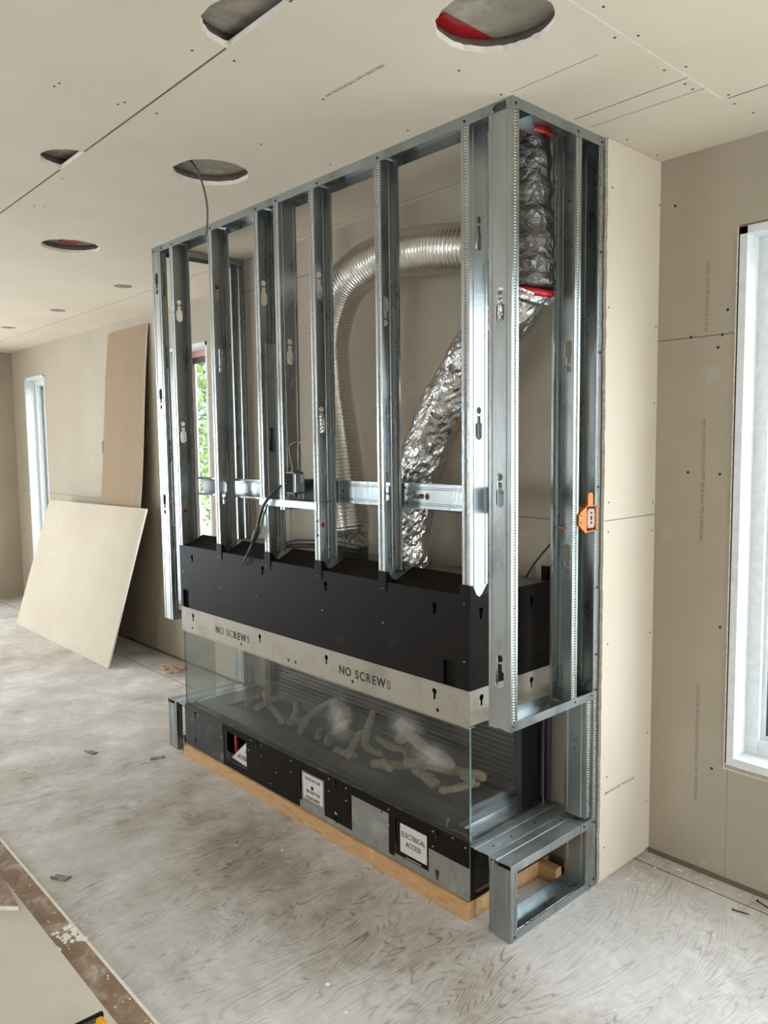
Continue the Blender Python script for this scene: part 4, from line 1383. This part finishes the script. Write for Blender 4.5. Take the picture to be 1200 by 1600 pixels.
# ------------------------------------------------------------------ leaning boards
def curved_board():
    zs = [0, 0.4, 0.8, 1.2, 1.6, 2.0, 2.35, 2.655]
    ys = [0.50, 0.61, 0.69, 0.75, 0.785, 0.81, 0.835, 0.862]
    P = spline([(0, y, z) for y, z in zip(ys, zs)], 4)
    b = B()
    n = len(P)
    vs = []
    for i, p in enumerate(P):
        w0 = -5.12 + 0.08 * i / n
        w1 = -4.34 + 0.03 * i / n - 0.45 * max(0.0, 1 - i / (0.42 * n))
        w0 -= 0.25 * max(0.0, 1 - i / (0.42 * n))
        vs += [(w0, p.y, p.z), (w1, p.y, p.z), (w1, p.y + 0.016, p.z + 0.002), (w0, p.y + 0.016, p.z + 0.002)]
    fs, mi = [], []
    for i in range(n - 1):
        o = 4 * i
        fs += [(o, o + 1, o + 5, o + 4), (o + 1, o + 2, o + 6, o + 5), (o + 2, o + 3, o + 7, o + 6), (o + 3, o, o + 4, o + 7)]
        mi += [0, 1, 0, 1]
    fs += [(0, 3, 2, 1), tuple(4 * n - 4 + k for k in range(4))]
    mi += [1, 1]
    b.add(vs, fs)
    b.mi = mi
    return b


bo = obj('drywall_sheet', curved_board(), ['board_brown', 'white_gyp'])
tag(bo, 'tall brown drywall sheet, bowed, leaning against the window wall behind the wider sheet', 'drywall sheet')
# wide sheet: four corners, real thickness
c = [Vector((-6.285, 0.363, 0.0)), Vector((-4.167, 0.371, 0.0)), Vector((-4.095, 0.70, 1.205)), Vector((-6.19, 0.70, 1.18))]
nrm = (c[1] - c[0]).cross(c[3] - c[0]).normalized()
if nrm.y > 0:
    nrm = -nrm
b = B().add([*c, *[p - nrm * 0.014 for p in c]], [(0, 1, 2, 3), (7, 6, 5, 4), (0, 4, 5, 1), (1, 5, 6, 2), (2, 6, 7, 3), (3, 7, 4, 0)])
b.mi = [0, 0, 1, 1, 1, 1]
lo = min(v.z for v in b.v)
for v in b.v:
    v.z -= lo
wd = obj('drywall_sheet', b, ['board_grey', 'white_gyp'])
tag(wd, 'wide beige drywall offcut leaning at a slant in front of the tall brown sheet', 'drywall sheet')
ux = (c[1] - c[0]).normalized()
uy = (c[3] - c[0]).normalized()
for s, t_, w, h in ((0.75, 0.44, 0.10, 0.012), (1.62, 0.20, 0.03, 0.03), (1.98, 0.70, 0.02, 0.05), (1.95, 0.60, 0.015, 0.03), (1.0, 1.16, 0.10, 0.02), (1.12, 1.12, 0.02, 0.05), (1.35, 1.18, 0.04, 0.012)):
    p = c[0] + ux * s + uy * t_ + nrm * 0.0006
    bb = B().add([p, p + ux * w * 0.5 + uy * h * 0.2, p + ux * w + uy * h * 0.4, p + ux * w * 0.7 + uy * h, p + ux * w * 0.2 + uy * h * 0.7], [(0, 1, 2, 3, 4)])
    obj('torn_spot', bb, 'joint', wd, sheet=0.0008)

# ------------------------------------------------------------------ drywall stack bottom left
b = B().box(-3.2, 0.9, -2.25, -1.04, 0.0, 0.016)
b.mi = [0, 0, 1, 1, 1, 1]
st1 = obj('drywall_sheet', b, ['sheetbrown', 'crack'])
obj('paper_edge', B().box(-3.2, 0.9, -1.050, -1.0402, 0.0161, 0.0167), 'crack', st1)
tag(st1, 'lower drywall sheet flat on the floor, brown dusty strip along its edge', 'drywall sheet')
b = B().box(-3.0, 1.1, -2.35, -1.138, 0.0162, 0.032)
b.mi = [0, 0, 1, 1, 1, 1]
st2 = obj('drywall_sheet', b, ['board_pale', 'crack'])
tag(st2, 'upper grey drywall sheet lying on the brown-edged one in the near left corner', 'drywall sheet')
b = B().prism([(-1.9, -1.45), (-1.36, -1.225), (-1.30, -1.165), (-1.52, -1.145), (-1.9, -1.16)], (0.0325, 0.048), axis='z')
b.mi = [0 if i < 2 else 1 for i in range(len(b.f))]
st3 = obj('drywall_offcut', b, ['sheetbrown', 'white_gyp'])
tag(st3, 'broken brown drywall offcut with white snapped edge on the grey sheet', 'drywall scrap')
rnd = random.Random(11)
# gypsum crumbs and spilled compound along the brown strip
def lump(cx, cy, z, r, seed, squash=0.5):
    rr = random.Random(seed)
    b = B()
    n1, n2 = 6, 9
    vs, fs = [(cx, cy, z)], []
    for i in range(1, n1):
        a = PI / 2 * i / (n1 - 1)
        for k in range(n2):
            w = 2 * PI * k / n2
            q = r * rr.uniform(0.75, 1.15)
            vs.append((cx + q * math.cos(w) * math.cos(a - PI / 2 + PI / 2 * 0) if False else cx + q * math.cos(w) * math.sin(a), cy + q * math.sin(w) * math.sin(a) * 0.8, z + r * squash * math.cos(a) * rr.uniform(0.7, 1.2)))
    vs[0] = (cx, cy, z + r * squash)
    for k in range(n2):
        fs.append((0, 1 + k, 1 + (k + 1) % n2))
    for i in range(1, n1 - 1):
        for k in range(n2):
            o = 1 + (i - 1) * n2
            fs.append((o + k, o + n2 + k, o + n2 + (k + 1) % n2, o + (k + 1) % n2))
    fs.append(tuple(1 + (n1 - 2) * n2 + k for k in range(n2)))
    vs = [(x, y, max(zz, z)) for x, y, zz in vs]
    return b.add(vs, fs)


bsp = B()
for k in range(26):
    t_ = rnd.random()
    cx, cy = -1.06 + rnd.uniform(-0.05, 0.06), -1.045 - 0.09 * t_
    q = lump(cx, cy, 0.0162, rnd.uniform(0.006, 0.016), k, 0.3)
    bsp.add(q.v, q.f)
tag(obj('compound_spill', bsp, 'white_gyp'), 'crumbled white plaster lumps across the brown strip of the lower sheet', 'plaster crumbs', kind='stuff')
bsp = B()
for k in range(70):
    y = rnd.uniform(-1.13, -1.0)
    z = 0.0162 if y < -1.042 else 0.0003
    q = lump(rnd.uniform(-1.5, -0.3), y, z, rnd.uniform(0.0012, 0.004), k + 50, 0.6)
    bsp.add(q.v, q.f)
for k in range(14):
    q = lump(rnd.uniform(-1.0, -0.45), rnd.uniform(-1.3, -1.15), 0.0322, rnd.uniform(0.0015, 0.0035), k + 250, 0.6)
    bsp.add(q.v, q.f)
tag(obj('gypsum_crumbs', bsp, 'white_gyp'), 'fine white gypsum crumbs scattered on the stacked sheets and the floor edge', 'crumbs', kind='stuff')

# yellow utility tool, cut by the frame bottom
kn = thing('power_tool', 'yellow and black power tool lying on the grey drywall sheet', 'tool', (-0.53, -1.26, 0.0325))
ax = Vector((0.75, 0.66, 0)).normalized()
def tbox(b, c0, dx, dy, z0, z1, ang, mi=0):
    ca, sa = math.cos(ang), math.sin(ang)
    m = Matrix(((ca, -sa, 0, c0[0]), (sa, ca, 0, c0[1]), (0, 0, 1, 0), (0, 0, 0, 1)))
    return b.box(-dx, dx, -dy, dy, z0, z1, mi, m)


A = math.radians(88)
obj('housing', tbox(B(), (-0.493, -1.268), 0.085, 0.022, 0.05, 0.095, A), 'yellow', kn, bevel=0.01)
obj('grip', tbox(B(), (-0.517, -1.262), 0.082, 0.007, 0.04, 0.099, A), 'black', kn, bevel=0.004)
obj('vent', tbox(B(), (-0.504, -1.25), 0.045, 0.003, 0.0951, 0.0975, A), 'darkgrey', kn)
obj('vent', tbox(B(), (-0.494, -1.24), 0.03, 0.003, 0.0951, 0.0975, A), 'darkgrey', kn)
obj('chuck', B().tube([(-0.470, -1.27, 0.062), (-0.462, -1.225, 0.062), (-0.458, -1.205, 0.060)], [0.024, 0.022, 0.013], 14), 'darkgrey', kn)
tag(obj('wood_chip', B().prism([(-0.595, -1.318), (-0.572, -1.318), (-0.575, -1.298), (-0.588, -1.292)], (0.0325, 0.045), axis='z'), 'wood', None),
    'small orange wood chip on the grey sheet left of the yellow tool', 'wood chip')

# ------------------------------------------------------------------ floor debris
for (x, y, a, lab) in ((-1.467, -0.957, 0.5, 'small cut galvanised steel tab on the floor beside the stacked sheets'),
                       (-2.631, -0.369, 0.2, 'small steel offcut on the floor, furthest left of the three'),
                       (-2.302, -0.143, 1.2, 'small bright steel offcut just in front of the left low frame')):
    b = B().box(-0.035, 0.035, -0.018, 0.018, 0.0, 0.0015, 0).box(-0.035, 0.0, -0.018, -0.0165, 0.0015, 0.012, 0).box(0.028, 0.035, -0.012, 0.018, 0.0015, 0.006)
    o = obj('steel_offcut', b, 'galv_dull', origin=(0, 0, 0))
    o.location = (x, y, 0.0003)
    o.rotation_euler = (0, 0, a)
    tag(o, lab, 'metal scrap', 'steel offcuts on the floor')
for (x, y, a, lab) in ((0.452, 0.735, 0.25, 'black screw on the floor near the window wall, nearer one'), (0.49, 0.838, -0.35, 'black screw on the floor close to the window wall')):
    m = Matrix.Rotation(a, 3, 'Z')
    b = B().tube([m @ Vector((-0.025, 0, 0.0025)), m @ Vector((0.022, 0, 0.0025)), m @ Vector((0.03, 0, 0.0025))], [0.0022, 0.0022, 0.0005], 8).tube([m @ Vector((-0.028, 0, 0.004)), m @ Vector((-0.025, 0, 0.0035))], 0.0042, 8)
    o = obj('loose_screw', b, 'screw', origin=(0, 0, 0))
    o.location = (x, y, 0.0003)
    tag(o, lab, 'screw', 'loose screws on the floor')
b = B()
for k in range(9):
    q = lump(-3.85 + rnd.uniform(-0.14, 0.14), 0.72 + rnd.uniform(-0.08, 0.08), 0.0002, rnd.uniform(0.03, 0.06), 400 + k, 0.5)
    b.add(q.v, q.f)
tag(obj('paper_scraps', b, drywall('crumpled_paper', sr('a89078'), sr('b9a48c'))), 'crumpled brown paper scraps on the floor against the window wall', 'paper scraps', kind='stuff')
b = B()
for k in range(60):
    x = rnd.uniform(-7.0, 4.0)
    y = rnd.choice((rnd.uniform(0.72, 0.87), rnd.uniform(-1.0, 0.85)))
    if -2.5 < x < 0.05 and y > -0.03:
        continue
    if y < -0.98 and -3.2 < x < 1:
        continue
    q = lump(x, y, 0.0002, rnd.uniform(0.003, 0.009), 500 + k, 0.5)
    b.add(q.v, q.f)
for k in range(26):
    q = lump(rnd.uniform(0.02, 0.5), rnd.uniform(0.45, 0.86) if k % 2 else 0.84, 0.0002, rnd.uniform(0.002, 0.007), 600 + k, 0.5)
    b.add(q.v, q.f)
tag(obj('plaster_crumbs', b, 'white_gyp'), 'scattered plaster crumbs on the plywood floor', 'crumbs', kind='stuff')

# baseboard-less gap strip under the drywall
struct('trim_2', B().box(EX, XR, YW - 0.006, YW, 0.0, 0.018), 'joint')
struct('trim_3', B().box(XL, -2.45, YW - 0.006, YW, 0.0, 0.018), 'joint')

# cable and tape in the ceiling holes
tag(obj('ceiling_cable', B().tube(spline([(-1.26, -0.40, 2.79), (-1.20, -0.43, 2.765), (-1.165, -0.415, 2.70), (-1.15, -0.40, 2.60), (-1.16, -0.40, 2.50), (-1.165, -0.41, 2.475)], 8), 0.004, 8), 'greycable'),
    'brown-grey cable hanging out of the round ceiling hole above the frame', 'cable')
b = B()
m = Matrix.Translation((0.092, -0.30, 0)) @ Matrix.Rotation(math.radians(90), 4, 'Z')
b.box(-0.13, 0.11, -0.027, 0.027, H + 0.040, H + 0.0425, 0, m)
tag(obj('tape_strip', b, 'redtape'), 'glossy red tape strip inside the largest ceiling hole', 'tape')
tag(obj('tape_strip', B().box(-2.76, -2.58, -0.37, -0.28, H + 0.039, H + 0.0435), 'redtape'), 'crumpled dark red tape inside the far left ceiling hole', 'tape')
tag(obj('wire_stub', B().tube(spline([(0.245, -0.238, 2.79), (0.265, -0.215, 2.793), (0.29, -0.20, 2.79)], 5), 0.004, 8), 'cable'), 'short black wire stub inside the largest ceiling hole', 'wire')

# ------------------------------------------------------------------ outside
struct('floor_outside', B().box(-40, 30, 1.4, 60, -0.5, -0.45), 'ground', 'lawn outside the windows')


def tree(x, y, h, r, mat, label, seed, nleaf):
    rr = random.Random(seed)
    t = thing('leafy_tree', label, 'tree', (x, y, -0.45), 'trees outside the window')
    b = B().tube(spline([(x, y, -0.45), (x + 0.1, y, h * 0.35), (x - 0.05, y + 0.1, h * 0.75)], 4), [0.13 - 0.01 * j for j in range(9)], 8)
    for k in range(7):
        a = rr.uniform(0, 2 * PI)
        z = rr.uniform(0.3, 0.7) * h
        b.tube([(x, y, z), (x + math.cos(a) * r * 0.7, y + math.sin(a) * r * 0.7, z + rr.uniform(0.3, 0.9))], [0.035, 0.012], 6)
    obj('trunk', b, 'bark', t)
    b = B()
    for k in range(nleaf):
        while True:
            p = Vector((rr.uniform(-1, 1), rr.uniform(-1, 1), rr.uniform(-1, 1)))
            if 0.3 < p.length < 1:
                break
        p = Vector((x + p.x * r, y + p.y * r, h * 0.55 + p.z * h * 0.55))
        d = Vector((rr.gauss(0, 1), rr.gauss(0, 1), rr.gauss(0, 1))).normalized()
        e = d.orthogonal().normalized()
        s = rr.uniform(0.05, 0.10)
        b.add([p - d * s, p + e * s * 0.5, p + d * s, p - e * s * 0.5], [(0, 1, 2, 3)])
    obj('foliage', b, mat, t)
    return t


tree(-12.6, 6.3, 4.6, 2.0, 'leaf', 'yellow-green leafy tree seen through the brown-framed window', 1, 5200)
tree(-18.5, 10.5, 6.0, 3.0, 'leaf2', 'bluish green tree further back outside the brown-framed window', 2, 6000)
fz = thing('garden_fence', 'pale board fence outside behind the trees', 'fence', (-14, 13, -0.45))
obj('board_panel', B().box(-24, -8, 13, 13.05, -0.45, 1.2), 'fence', fz)
